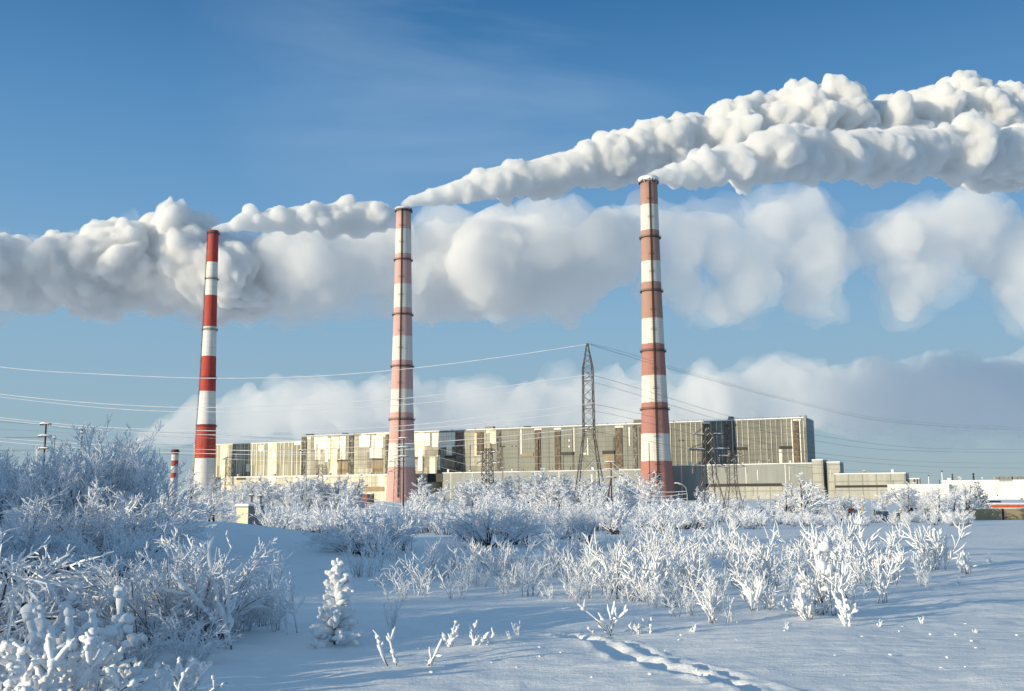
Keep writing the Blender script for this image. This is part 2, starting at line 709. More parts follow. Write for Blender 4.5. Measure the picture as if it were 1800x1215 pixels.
chL, HL, rL = chimney('slim bright red and white chimney, leftmost of the three tall chimneys', 1125, 360, 406, 374,
              [(406, 18.5), (463, 19.5), (520, 21), (576, 23), (628, 25), (690, 27.5), (748, 32), (807, 35), (868, 38), (900, 39)],
              [807, 748, 690, 628, 576, 520, 463],
              ['w', 'r', 'w', 'r', 'w', 'r', 'w', 'r'],
              {'w': (.72, .71, .68), 'r': (.42, .045, .032), 'ring': 'steel', 'wear': (.5, .3, .27), 'line': (.12, .04, .04)},
              [411, 491, 580, 665, 749], 200, False)
# snow and ice caked on the two brick rims
for root, H, r in ((chR, HR, rR), (chM, HM, rM)):
    mb = MB()
    rr = random.Random(3)
    full = True
    for j in range(40):
        a = 2 * pi * j / 40
        if not full and not (pi * 1.05 < a < pi * 1.45 or 1.6 * pi < a < 1.75 * pi):
            continue
        hgt = rr.uniform(2.0, 6.0) if root is chR else rr.uniform(.8, 3.2)
        k_ = 1.0 if root is chR else .55
        mb.tube([((r + .5) * cos(a), (r + .5) * sin(a), H - hgt), ((r + .8) * cos(a), (r + .8) * sin(a), H - 1), ((r - .3) * cos(a), (r - .3) * sin(a), H + .5)], [.5 * k_, 1.2 * k_, .7 * k_], 6)
    mb.build('rim_ice', M['clump'], root, True)

# small far chimney at the left, and a shorter one behind the bushes
P = at(305, 870, 1500)
g = -5
root = thing('chimney', 'short distant red and white chimney left of the tall slim one', 'chimney', (P.x, P.y, g))
zt = at(305, 790, 1500).z - g
rr = 6 * 1500 / 1800
mb = MB()
mb.lathe([(rr * 1.1, 0), (rr, zt * .9), (rr, zt), (rr * .8, zt), (rr * .8, zt - 5)], 24)
mb.build('shaft', chimney_mat('small_chimney_paint', [(0, 'w'), (.44, 'r'), (.54, 'w'), (.67, 'r'), (.78, 'w'), (.9, 'r')], zt,
         {'w': (.6, .58, .55), 'r': (.34, .05, .04), 'wear': (.4, .3, .28), 'line': (.15, .06, .06)}, False), root, True)
mb = MB()
mb.lathe([(rr, zt * .93), (rr + 1.2, zt * .935), (rr + 1.2, zt * .97), (rr, zt * .975)], 24)
mb.build('gallery', M['dark'], root)

# ------------------------------------------------------------------ the long power station
FD = 912.6
P0 = at(1272, 739.5, FD)


def solve_dir():
    best = None
    for k in range(2000):
        th = radians(15 + k * .02)
        e = Vector((cos(th), -sin(th), 0))
        zz = []
        for px, py in ((530, 767), (1415, 734.5)):
            r = ray(px, py)
            n = Vector((-e.y, e.x, 0))
            t = (P0 - CAM).dot(n) / r.dot(n)
            zz.append((CAM + r * t).z)
        s_ = abs(zz[0] - zz[1])
        if best is None or s_ < best[0]:
            best = (s_, th)
    return best[1]


TH = solve_dir()
UE = Vector((cos(TH), -sin(TH), 0))      # along the front, to the right
VE = Vector((sin(TH), cos(TH), 0))       # away from the viewer
GB = -5.0
B0 = Vector((P0.x, P0.y, GB))


def fac(px, py, v=0.0):
    """u and height on the vertical plane v metres behind the main front"""
    r = ray(px, py)
    t = ((B0 - CAM).dot(VE) + v) / r.dot(VE)
    p = CAM + r * t - B0
    return p.dot(UE), p.z


def clad_mat(name, c1, c2, cellw, cellh, line_p=0, line_col=(.75, .73, .65), line_w=.1, grid=(0, 0), glint=0, rough=.55, strips=1.6, seed=0, patch=None):
    t = NT(name)
    co = t.coord()
    sp = t.n('ShaderNodeSeparateXYZ')
    t.link(co, sp.inputs[0])
    # u follows the wall whichever way it faces
    u = t.math('ADD', sp.outputs[0], t.math('MULTIPLY', sp.outputs[1], 1.0))
    z = sp.outputs[2]

    def cell(cu, cz, sd):
        cb = t.n('ShaderNodeCombineXYZ')
        t.link(t.math('FLOOR', t.math('DIVIDE', u, cu)), cb.inputs[0])
        if cz:
            t.link(t.math('FLOOR', t.math('DIVIDE', z, cz)), cb.inputs[1])
        cb.inputs[2].default_value = sd
        w = t.n('ShaderNodeTexWhiteNoise')
        w.noise_dimensions = '3D'
        t.link(cb.outputs[0], w.inputs[0])
        return w.outputs[0]
    big = cell(cellw, cellh, seed + .5)
    st = cell(strips, cellh * 2.1, seed + 7.5)
    c = t.mix(big, c1, c2)
    c = t.mix(t.math('MULTIPLY', st, .55), c, c1)
    if glint:
        gl = t.math('GREATER_THAN', cell(cellw * .8, cellh * 1.3, seed + 3.5), 1 - glint)
        c = t.mix(gl, c, (.92, .86, .66))  # sun glints put into the colour of random panels
    dirt = t.noise(t.scale(co, (.25, .25, .035)), 1.3, 6, .65)
    c = t.mix(t.math('MULTIPLY', t.math('SUBTRACT', dirt, .48, True), 1.8, True), c, tuple(x * .55 for x in c1))
    if patch:
        pn = t.noise(t.scale(co, (.06, .06, .05), (seed, 0, 0)), 1.0, 2)
        c = t.mix(t.math('MULTIPLY', t.math('SUBTRACT', pn, .52, True), 4, True), c, patch)
    if grid[0]:
        fu = t.math('LESS_THAN', t.math('FRACT', t.math('DIVIDE', u, grid[0])), .10)
        fz = t.math('LESS_THAN', t.math('FRACT', t.math('DIVIDE', z, grid[1])), .12)
        gm = t.math('MAXIMUM', fu, fz)
        c = t.mix(t.math('MULTIPLY', gm, .55), c, tuple(x * .4 for x in c1))
    if line_p:
        jit = t.math('MULTIPLY', cell(line_p, 0, seed + 1.5), .35)
        fr = t.math('FRACT', t.math('DIVIDE', u, line_p))
        a = t.math('GREATER_THAN', fr, jit)
        b = t.math('LESS_THAN', fr, t.math('ADD', jit, line_w))
        c = t.mix(t.math('MULTIPLY', a, b), c, line_col)
    return t.bsdf(c, rough, 0, None)


mA = clad_mat('clad_left_block', (.16, .15, .105), (.46, .44, .33), 9, 40, 5.5, (.8, .76, .6), .12, (0, 0), 0, .55, 1.3, 1)
mB = clad_mat('clad_bright_block', (.14, .135, .10), (.50, .475, .38), 8, 17, 0, (.8, .76, .6), .1, (3, 4.2), .26, .5, 2.2, 2)
mCc = clad_mat('clad_grey_block', (.19, .20, .175), (.255, .265, .235), 14, 30, 0, (.8, .8, .7), .06, (3.2, 4.5), 0, .6, 3, 3)
mD = clad_mat('clad_lined_block', (.14, .142, .122), (.22, .22, .19), 7.4, 24, 0, (.70, .69, .60), .11, (99, 4.8), 0, .6, 2, 4)
mEnd = clad_mat('clad_end', (.25, .26, .25), (.33, .34, .32), 12, 20, 0, (.8, .8, .7), .06, (3, 4.5), 0, .6, 3, 9)
mLow = clad_mat('clad_annex', (.25, .265, .255), (.32, .335, .32), 22, 40, 30, (.7, .7, .62), .02, (0, 0), 0, .6, 6, 5)
mLowB = clad_mat('clad_annex_bright', (.46, .43, .33), (.70, .66, .53), 10, 12, 0, (.8, .8, .7), .06, (5, 6), .2, .6, 4, 6)
mHall = clad_mat('clad_hall', (.36, .36, .32), (.44, .44, .395), 13, 50, 0, (.8, .8, .7), .06, (10.5, 7), 0, .6, 5, 7)
mWhite = clad_mat('clad_white_shed', (.80, .77, .68), (.86, .83, .74), 30, 50, 0, (.8, .8, .7), .06, (0, 0), 0, .6, 9, 8)
mBrick = clad_mat('mottled_brown_shaft', (.10, .075, .055), (.27, .21, .16), 1.6, 2.2, 0, (0, 0, 0), .1, (1.8, 2.2), 0, .8, 1.1, 11)
mLatt = clad_mat('dark_stair_shaft', (.06, .055, .05), (.34, .32, .27), 1.5, 2.0, 0, (0, 0, 0), .1, (2.2, 2.4), 0, .8, 1.2, 12)
mWhitePanel = clad_mat('white_new_panel', (.80, .77, .68), (.88, .85, .76), 6, 9, 0, (.8, .8, .7), .06, (3, 4), 0, .5, 3, 13)
mGlow = clad_mat('cream_patchwork', (.60, .55, .38), (.9, .84, .64), 3, 5, 0, (.8, .8, .7), .06, (3, 4.2), .3, .5, 1.6, 14)
mRust = clad_mat('rust_panel', (.30, .22, .14), (.42, .33, .22), 3, 8, 0, (.8, .8, .7), .06, (2, 30), 0, .7, 1, 15)

plant = thing('power_station', 'very long pale panelled power station hall stretching behind the three chimneys', 'power station', B0, -TH)


def wall(mat, px0, px1, pyt, depth=60, v=0, name='wall', parent=plant, zb=0.0, pxm=None):
    u0, _ = fac(px0, pyt, v)
    u1, _ = fac(px1, pyt, v)
    _, zt = fac(pxm or (px0 + px1) / 2, pyt, v)
    mb = MB()
    mb.box(u0, u1, v, v + depth, zb, zt)
    o = mb.build(name, mat, parent)
    return u0, u1, zt


def feature(name, mat, px0, px1, py0, py1, proud=.4, v=0, parent=plant, slope=-.037):
    """a panel lying on the front between photo pixels"""
    u0, za = fac(px0, py0, v)
    u1, zb = fac(px1, py1, v)
    mb = MB()
    mb.box(u0, u1, v - proud, v - .01, min(za, zb), max(za, zb))
    return mb.build(name, mat, parent)


uB0, _ = fac(530, 767)
uE1, zMain = fac(1415, 734.5)
uA1, zA = fac(487, 778.5)
uA0, _ = fac(340, 784)
uBC, _ = fac(869, 756)
uCD, _ = fac(1136, 746)


def blk(name, mat, u0, u1, z0, z1, v0=0, v1=60, parent=plant):
    mb = MB()
    mb.box(u0, u1, v0, v1, z0, z1)
    return mb.build(name, mat, parent)


blk('wall', mA, uA0, uB0, 0, zA, 0, 58)
blk('wall', mB, uB0, uBC, 0, zMain)
blk('wall', mCc, uBC, uCD, 0, zMain)
blk('wall', mD, uCD, uE1, 0, zMain, 0, 42)
# end wall skin, darker cladding, with a raised fin at the corner
blk('end_wall', mEnd, uE1, uE1 + .5, 0, zMain + .05, .2, 42.1)
blk('corner_fin', mEnd, uE1 - 1.2, uE1 + .7, zMain - 8, zMain + 2.2, -.2, 5)
# snow lying along the roof edges
for (u0, u1, z, v1) in ((uA0, uB0 - .1, zA, 58), (uB0, uBC - .1, zMain, 60), (uBC, uCD - .1, zMain, 60), (uCD, uE1, zMain, 42)):
    blk('roof_snow', M['snow'], u0, u1, z + .01, z + .7, .3, v1)
# front details, read off the photograph: (kind, x0, x1, y0, y1)
DET = [
    # left block
    ('pale_bay', mGlow, 388, 399, 783, 838), ('pale_bay', mGlow, 472, 486, 779, 836), ('pale_bay', mWhitePanel, 518, 529, 778, 782),
    ('panel', mWhitePanel, 455, 464, 783, 793), ('panel', mWhitePanel, 414, 417, 797, 809), ('panel', mWhitePanel, 433, 439, 816, 829),
    # bright block
    ('stair_shaft', mLatt, 531, 538, 767.5, 836), ('stair_shaft', mLatt, 614, 621, 765, 835), ('stair_shaft', mLatt, 678, 684, 764, 832),
    ('panel', mWhitePanel, 553, 576, 768, 790), ('pale_bay', mGlow, 583, 597, 768, 789), ('pale_bay', mGlow, 582, 593, 790, 835),
    ('panel', mWhitePanel, 632, 650, 766, 786), ('panel', mWhitePanel, 654, 674, 766, 787), ('panel', mWhitePanel, 650, 668, 788, 805),
    ('panel', mWhitePanel, 598, 608, 767, 783), ('panel', mWhitePanel, 572, 577, 790, 812),
    ('loading_window', M['dark'], 593, 611, 808, 812), ('rust_panel', mRust, 593, 611, 812.5, 836),
    ('loading_window', M['dark'], 654, 673, 806, 810), ('rust_panel', mRust, 655, 673, 810.5, 835),
    ('panel', mWhitePanel, 727, 756, 762, 784), ('panel', mWhitePanel, 760, 800, 761, 785), ('panel', mWhitePanel, 735, 744, 790, 828), ('panel', mWhitePanel, 768, 774, 800, 826),
    ('brown_shaft', mBrick, 802, 813, 762, 828), ('loading_window', M['dark'], 728, 735, 803, 807), ('loading_window', M['dark'], 782, 801, 801, 805.5),
    ('rust_panel', mRust, 782, 800, 806, 829),
    ('brown_shaft', mBrick, 838, 850, 760, 800), ('pale_bay', mGlow, 862, 872, 757, 780),
    # grey block
    ('stair_shaft', mLatt, 873.5, 881, 756, 829), ('white_strip', mWhitePanel, 915, 917.5, 754.5, 799),
    ('brown_shaft', mBrick, 940, 951, 756, 827), ('brown_shaft', mBrick, 975, 986, 755.5, 826), ('brown_shaft', mBrick, 1082, 1095, 752, 822),
    ('pale_lintel', mWhitePanel, 939, 952, 753.6, 755.8), ('pale_lintel', mWhitePanel, 974, 987, 752.4, 755.3), ('pale_lintel', mWhitePanel, 1081, 1096, 748.5, 751.6),
    ('loading_window', mRust, 918, 938, 796.5, 802), ('loading_window', M['dark'], 987, 1009, 795, 800), ('loading_window', M['dark'], 1059, 1081, 792.5, 798),
    ('white_strip', mWhitePanel, 1008, 1010.5, 751.5, 794), ('white_strip', mWhitePanel, 1032, 1034.5, 770, 800), ('white_strip', mWhitePanel, 1105, 1108, 751, 784),
    ('rust_panel', mRust, 1063, 1080, 798.5, 823), ('stair_shaft', mLatt, 1112, 1121, 747, 823), ('brown_shaft', mBrick, 1123, 1130, 747, 823),
    ('vent', M['dark'], 881, 888, 784, 786), ('vent', M['dark'], 899, 901, 784, 785.6), ('vent', M['dark'], 906, 908, 784, 785.6),
    ('lamp_panel', mWhitePanel, 999.5, 1002, 773, 776), ('lamp_panel', mWhitePanel, 999.5, 1002, 783.5, 786.5), ('lamp_panel', mWhitePanel, 1025, 1031, 796, 799),
    # lined block
    ('pale_lintel', mWhitePanel, 1232, 1248, 742.4, 745), ('brown_shaft', mBrick, 1235, 1247, 745.4, 818), ('brown_shaft', mBrick, 1275, 1286, 744, 790),
    ('brown_shaft', mBrick, 1394, 1406, 740, 814), ('white_strip', mWhitePanel, 1392, 1393.7, 738.5, 815), ('pale_lintel', mWhitePanel, 1394, 1408, 737, 739.5), ('white_strip', mWhitePanel, 1406.4, 1408.3, 739.8, 815),
    ('loading_window', M['dark'], 1212, 1235.5, 787, 791.5), ('loading_window', M['dark'], 1290, 1313, 786.5, 791), ('loading_window', M['dark'], 1370, 1393, 784.5, 789),
    ('panel', mWhitePanel, 1369, 1375, 790, 815.5), ('vent', M['dark'], 1193, 1196, 773, 775.5), ('vent', M['dark'], 1199, 1202, 773, 775.5),
]
for k, (nm, mat, x0, x1, y0, y1) in enumerate(DET):
    feature(nm, mat, x0, x1, y0, y1, .35 + .011 * (k % 9) + (.25 if 'window' in nm or 'shaft' in nm else 0))
mRib = clad_mat('pale_rib', (.52, .52, .46), (.72, .71, .63), 3, 11, 0, (.8, .8, .7), .06, (0, 0), 0, .6, 3, 21)
mb = MB()
u = uCD + 3.2
rk = random.Random(4)
while u < uE1 - 1.5:
    w_ = rk.uniform(.3, .62)
    mb.box(u, u + w_, -rk.uniform(.25, .6), -.005, 30, zMain - rk.uniform(.2, 1.2))
    u += rk.uniform(4.2, 5.4)
mb.build('cladding_ribs', mRib, plant)
mb = MB()
u = uA0 + 40
while u < uB0 - 3:
    mb.box(u, u + .35, -rk.uniform(.2, .45), -.005, 20, zA - rk.uniform(.5, 9))
    u += rk.uniform(2.2, 6)
mb.build('cladding_ribs', mRib, plant)
for (ua, ub, z_) in ((uB0 + 1, uBC - 1, zMain * .62), (uBC + 1, uCD - 1, zMain * .60), (uCD + 1, uE1 - .5, zMain * .58), (uB0 + 1, uBC - 1, zMain - 1.0), (uBC + 1, uCD - 1, zMain - .9)):
    blk('ledge', mEnd, ua, ub, z_, z_ + .35, -.9, -.02)
for k in range(26):
    u = uB0 + (uCD - uB0) * (k + rk.uniform(.1, .9)) / 26
    mb = MB()
    zt_ = zMain * rk.uniform(.55, .98)
    mb.tube([(u, -1.1, 22), (u, -1.1, zt_ - 1), (u, -.2, zt_)], rk.uniform(.14, .3), 6)
    mb.build('wall_pipe', M[rk.choice(['dark', 'steel', 'concrete'])], plant)
mb = MB()
for (ua, ub) in ((uB0, uE1),):
    for z_ in (zMain + 1.25, zMain + 1.8):
        mb.bar((ua, .45, z_), (ub, .45, z_), .05)
    u = ua
    while u < ub:
        mb.bar((u, .45, zMain + .6), (u, .45, zMain + 1.8), .06)
        u += 4
mb.build('roof_railing', M['dark'], plant)
# stairs towers / small roof houses on the parapet
for px, w, h, m in ((1122, 10, 3.5, mD), (541, 8, 1.6, M['dark']), (603, 5, 1.3, M['dark']), (924, 6, 1.3, M['dark']), (858, 9, 2.4, mEnd), (1284, 4, 3, mEnd), (700, 6, 1.6, M['dark'])):
    u, _ = fac(px, 760)
    blk('roof_vent', m, u - w / 2, u + w / 2, zMain + .7, zMain + .7 + h, 2, 7)
for k in range(34):
    u = uB0 + (uE1 - uB0) * (k + .5 + random.uniform(-.3, .3)) / 34
    blk('roof_vent', M['dark'], u - .3, u + .3, zMain + .7, zMain + random.uniform(1.3, 2.2), 4, 4.6)

# lower halls in front of the main block (their own buildings)
V1 = -26.0


HK = random.Random(12)


def hall(label, spans, v, depth, strips=(), cat='building', name='annex_building', cap=True):
    u0, _ = fac(spans[0][1], spans[0][3], v)
    base = B0 + UE * u0 + VE * v
    r = thing(name, label, cat, base, -TH)

    def rel(px, py, vv):
        u, z = fac(px, py, vv)
        return u - u0, z
    for mat, x0, x1, y, vv, dd in spans:
        a, z = rel((x0 + x1) / 2, y, v + vv)
        a0, _ = rel(x0, y, v + vv)
        a1, _ = rel(x1, y, v + vv)
        mb = MB()
        mb.box(a0, a1, vv, vv + dd, 0, z)
        mb.build('wall', mat, r)
        if cap:
            mb = MB()
            mb.box(a0 - .15, a1 + .15, vv - .2, vv + dd, z + .01, z + .65)
            mb.build('roof_snow', M['snow'], r)
            u = a0 + 4
            while u < a1 - 4 and a1 - a0 > 30:
                w_, h_ = HK.uniform(.6, 2.6), HK.uniform(.8, 2.8)
                mb = MB()
                if HK.random() < .5:
                    mb.box(u, u + w_, vv + 2, vv + 2 + w_, z + .65, z + .65 + h_)
                    un = mb.build('roof_unit', HK.choice([mEnd, mHall, mWhitePanel]), r)
                    mb = MB()
                    mb.box(u - .1, u + w_ + .1, vv + 1.9, vv + 2.1 + w_, z + .653 + h_, z + .95 + h_)
                    mb.build('snow_cap', M['snow'], un)
                else:
                    mb.tube([(u, vv + 2.5, z + .5), (u, vv + 2.5, z + .8 + h_), (u, vv + 1.9, z + 1.2 + h_)], HK.uniform(.15, .35), 7)
                    mb.build('roof_pipe', M['dark'], r)
                u += HK.uniform(7, 22)
    for k, (nm, mat, x0, x1, y0, y1, vv) in enumerate(strips):
        a0, za = rel(x0, y0, v + vv)
        a1, zb = rel(x1, y1, v + vv)
        mb = MB()
        mb.box(a0, a1, vv - .3 - .013 * (k % 7), vv - .02, min(za, zb), max(za, zb))
        mb.build(nm, mat, r)
    return r


hall('cream turbine hall with snowy roof edge in front of the left chimney', [(mLowB, 380, 760, 836.5, 0, 25)], V1, 25,
     [('window_band', M['dark'], 416, 432, 840, 843.5, 0), ('dark_panel', mEnd, 750, 759, 836, 850, 0), ('wall_panel', mWhitePanel, 470, 486, 838, 842, 0), ('wall_panel', mWhitePanel, 520, 530, 842, 858, 0),
      ('rust_panel', mRust, 640, 676, 856, 864, 0)])
hall('pale grey boiler annex between the middle and right chimneys', [(mLow, 778, 1136, 829, 0, 25.5)], V1 - .6, 25.5,
     [('window_band', M['dark'], 752, 778, 833, 847, -.1), ('white_strip', mWhitePanel, 957, 959, 840, 862, 0), ('white_strip', mWhitePanel, 989, 991, 838, 862, 0), ('white_strip', mWhitePanel, 1039, 1042, 834, 862, 0), ('white_strip', mWhitePanel, 1093, 1095, 832, 855, 0)])
hall('grey annex with long dark window band right of the right chimney', [(mLow, 1180, 1427, 817, 0, 25), (mHall, 1427, 1446, 809, -1.5, 26)], V1 - 3, 25,
     [('window_band', M['dark'], 1237, 1380, 851, 854.5, 0), ('white_strip', mWhitePanel, 1331, 1333, 826, 845, 0), ('white_strip', mWhitePanel, 1387, 1389, 820, 845, 0),
      ('lower_wall', mHall, 1222, 1425, 857, 886, 0), ('drainpipe', M['dark'], 1324, 1325.2, 857, 872, 0), ('gate_leaf', mEnd, 1330, 1343, 882, 888, -.4)])
hall('grey corner block with shaded side wall beside the long low hall', [(mHall, 1453, 1476, 813, 0, 22)], V1 - 2, 22, [('white_strip', mWhitePanel, 1459.5, 1461, 825, 840, 0)])
hall('long low cream hall with a dark clerestory window strip', [(mHall, 1466, 1592, 833, 0, 30)], V1 - 22, 30,
     [('window_band', M['dark'], 1468, 1590, 853.5, 856.5, 0), ('end_post', mEnd, 1591, 1593, 832, 857, -.2)])
# bright white sheds at the far right
for lab, x0, x1, y, v, dd in (('bright white shed wall behind the frosted trees, lowest and nearest to the long hall', 1560, 1668, 853, -60, 40),
                              ('tall bright white shed at the end of the works behind the fence', 1655, 1900, 845, -52, 50),
                              ('small cream plant room with pipes above the white sheds', 1594, 1616, 842, -45, 12)):
    hall(lab, [(mWhite if 'white' in lab[:22] else mHall, x0, x1, y, 0, dd)], v, dd,
         ([('vent', M['dark'], 1604, 1607, 872, 875, 0)] if x0 == 1560 else [('vent', M['dark'], 1794, 1798, 876, 878, 0), ('vent', M['dark'], 1752, 1754, 870, 872, 0), ('wall_panel', mHall, 1756, 1780, 843, 846.5, 0)] if x0 == 1655 else
          [('pipe_rack', M['steel'], 1606, 1608, 842, 856, -.5), ('pipe_rack', M['steel'], 1611, 1613, 842, 856, -.5)]), 'building', 'shed')
# stacks and masts above the sheds
for k, (px, yt, dd, r0, lab) in enumerate([(1598, 842, 860, .7, 'stubby dark roof vent pipe at the end of the long low hall'), (1657, 828, 870, .45, 'thin white mast standing on the white shed roof'),
                                (1633, 836, 870, .4, 'short pale vent pipe on the white shed roof'), (1675, 834, 880, .5, 'short dark vent pipe right of the thin white mast'),
                                (1712, 833, 880, .7, 'dark capped vent above the snowy pine')]):
    p = at(px, 850, dd)
    zt = at(px, yt, dd).z
    r_ = thing('vent_pipe', lab, 'vent pipe', (p.x, p.y, p.z - 1))
    m_ = MB()
    h_ = zt - p.z + 1
    m_.lathe([(r0, 0), (r0, h_ * .8), (r0 * .7, h_ * .82), (r0 * .7, h_)], 10)
    m_.build('pipe', M['wire'] if 'white' in lab[:22] or 'pale' in lab else M['dark'], r_)
    m_ = MB()
    m_.lathe([(r0 * 1.7, h_ * .93), (r0 * 1.3, h_), (.01, h_ + r0)], 10)
    m_.build('cowl', M['dark'], r_)
r_ = thing('roof_cooler', 'pale row of cooler boxes on the far right shed roof', 'cooler', at(1750, 845, 880))
for k in range(9):
    p = at(1751 + k * 8, 846, 880) - r_.location
    m_ = MB()
    m_.box(p.x - 1.7, p.x + 1.7, p.y - 2, p.y + 2, 0, 3.2 + .5 * (k % 2))
    m_.build('cooler_box', mHall, r_)
# ------------------------------------------------------------------ smoke: closed billowing volumes drifting with the wind


def smoke_mat(name, dens, col=(.99, .99, .99), aniso=0.0, patchy=0, sc=.02, step=.2):
    t = NT(name)
    v = t.n('ShaderNodeVolumePrincipled')
    v.inputs['Color'].default_value = (*col, 1)
    if patchy:
        n = t.noise(t.coord(), sc, 4, .6)
        t.link(t.math('MULTIPLY', t.math('SUBTRACT', n, patchy, True), dens, False), v.inputs['Density'])
        t.mat.cycles.volume_step_rate = step
    else:
        v.inputs['Density'].default_value = dens
    v.inputs['Anisotropy'].default_value = aniso
    t.link(v.outputs[0], t.out.inputs['Volume'])
    return t.mat


def ico(sub):
    bm = bmesh.new()
    bmesh.ops.create_icosphere(bm, subdivisions=sub, radius=1)
    bm.verts.ensure_lookup_table()
    v = np.array([x.co[:] for x in bm.verts])
    f = np.array([[y.index for y in x.verts] for x in bm.faces])
    bm.free()
    return v, f


ICO2, ICO1 = ico(2), ico(1)


def spheres_mesh(sph, big_r):
    vs, fs, off = [], [], 0
    for c, r in sph:
        v, f = ICO2 if r > big_r else ICO1
        vs.append(v * r + c)
        fs.append(f + off)
        off += len(v)
    return np.concatenate(vs), np.concatenate(fs)


def billow(name, label, path, depth, mat, seed, voxel, n1=1.0, flat=.3, noise=(.25, .12), wide=1.0, l2=11, l3=7, cat='smoke plume', spread=.55, group=None, core=(.42, .75), extra=(), soft=3, fill=.62, swell=1.25):
    """path: (px, py, radius px) along the plume; depth(px) gives its distance"""
    r_ = np.random.default_rng(seed)
    P = []
    for (ax, ay, ar), (bx, by, br) in zip(path[:-1], path[1:]):
        da, db = depth(ax), depth(bx)
        A, B_ = np.array(at(ax, ay, da)), np.array(at(bx, by, db))
        ra, rb = ar * da / 1800, br * db / 1800
        n = max(1, int(np.linalg.norm(B_ - A) / (.33 * (ra + rb) / 2) * n1))
        for i in range(n):
            f = (i + r_.random()) / n
            P.append((A + (B_ - A) * f, ra + (rb - ra) * f))
    for (ax, ay, ar) in extra:
        d_ = depth(ax)
        P.append((np.array(at(ax, ay, d_)), ar * d_ / 1800))
    sph = []

    def dirs(n, up):
        d = r_.normal(size=(n, 3))
        d[:, 2] += up
        return d / np.linalg.norm(d, axis=1)[:, None]
    for c, R in P:
        sph.append((c + np.array([0, 0, R * .1]), R * fill))
        off = r_.normal(size=3)
        off /= max(1e-6, np.linalg.norm(off))
        off *= R * spread * r_.random() ** .6
        off[2] *= (1 - flat) * (.5 if off[2] < 0 else 1)
        off[0:2] *= wide
        r1 = R * r_.uniform(*core)
        c1 = c + off
        sph.append((c1, r1))
        for d in dirs(l2, flat):
            r2 = r1 * r_.uniform(.34, .6)
            c2 = c1 + d * r1 * r_.uniform(.65, .9)
            sph.append((c2, r2))
            if r2 > voxel * 1.6:
                for d3 in dirs(l3, flat * .6):
                    r3 = r2 * r_.uniform(.3, .55)
                    if r3 > voxel * .8:
                        c3 = c2 + d3 * r2 * .85
                        sph.append((c3, r3))
                        if r3 > voxel * 2.2:
                            for d4 in dirs(5, .1):
                                sph.append((c3 + d4 * r3 * .85, r3 * r_.uniform(.3, .5)))
    # swell every lump a little so that narrow gaps between them close up
    v, f = spheres_mesh([(c, r + voxel * swell) for c, r in sph], voxel * 4)
    me = np_mesh(name + '_raw', v, f, mat)
    tmp = bpy.data.objects.new(name + '_raw', me)
    C.objects.link(tmp)
    md = tmp.modifiers.new('r', 'REMESH')
    md.mode = 'VOXEL'
    md.voxel_size = voxel
    md.use_smooth_shade = True
    dg = bpy.context.evaluated_depsgraph_get()
    ev = tmp.evaluated_get(dg)
    out = bpy.data.meshes.new_from_object(ev)
    bpy.data.objects.remove(tmp)
    bpy.data.meshes.remove(me)
    # keep the one outer skin: drop closed pockets and loose crumbs
    ne = len(out.edges)
    ed = np.empty(ne * 2, dtype=np.int32)
    out.edges.foreach_get('vertices', ed)
    ed = ed.reshape(-1, 2)
    lb = np.arange(len(out.vertices))
    while True:
        m = np.minimum(lb[ed[:, 0]], lb[ed[:, 1]])
        l2_ = lb.copy()
        np.minimum.at(l2_, ed[:, 0], m)
        np.minimum.at(l2_, ed[:, 1], m)
        l2_ = l2_[l2_]
        if (l2_ == lb).all():
            break
        lb = l2_
    cnt = np.bincount(lb, minlength=len(lb))
    small = np.nonzero(cnt[lb] < max(120, cnt.max() * .10))[0]
    if len(small):
        bm = bmesh.new()
        bm.from_mesh(out)
        bm.verts.ensure_lookup_table()
        bmesh.ops.delete(bm, geom=[bm.verts[i] for i in small], context='VERTS')
        bm.to_mesh(out)
        bm.free()
    nv = len(out.vertices)
    co = np.empty(nv * 3, dtype=np.float32)
    out.vertices.foreach_get('co', co)
    co = co.reshape(-1, 3).astype(np.float64)
    # soften the creases where lumps meet
    ne = len(out.edges)
    ed = np.empty(ne * 2, dtype=np.int32)
    out.edges.foreach_get('vertices', ed)
    ed = ed.reshape(-1, 2)
    deg = np.bincount(ed.ravel(), minlength=nv)[:, None]
    for _ in range(soft):
        acc = np.stack([np.bincount(ed[:, 0], co[ed[:, 1], k], nv) + np.bincount(ed[:, 1], co[ed[:, 0], k], nv) for k in range(3)], 1)
        co = co * .4 + acc / np.maximum(deg, 1) * .6
    px_ = np.array([at(x, y, depth(x)).x for x, y, r in path])
    pr_ = np.array([r * depth(x) / 1800 for x, y, r in path])
    rm = float(np.median(pr_))
    rl = np.interp(co[:, 0], px_, pr_) if (np.diff(px_) > 0).all() else np.full(nv, rm)
    # bend the whole skin through a smooth turbulent field, so it folds but never crosses itself
    q = co / (max(rm, voxel * 3) * 1.1)
    w = np.stack([fbm(q + 11 * k, 1, seed + k, .5) for k in range(3)], 1)
    q2 = co / (voxel * 4.5)
    w2 = np.stack([fbm(q2 + 7 * k, 1, seed + 9 + k, .5) for k in range(3)], 1)
    co = co + w * (rl * noise[0])[:, None] + w2 * (np.minimum(rl * .12, voxel * 1.1) * noise[1] / .05)[:, None]
    out.vertices.foreach_set('co', co.astype(np.float32).ravel())
    out.materials.clear()
    out.materials.append(mat)
    out.update()
    o = bpy.data.objects.new(name, out)
    C.objects.link(o)
    if label:
        tag(o, label, cat, group)
    print('smoke', (label or name)[:40], len(sph), nv)
    return o


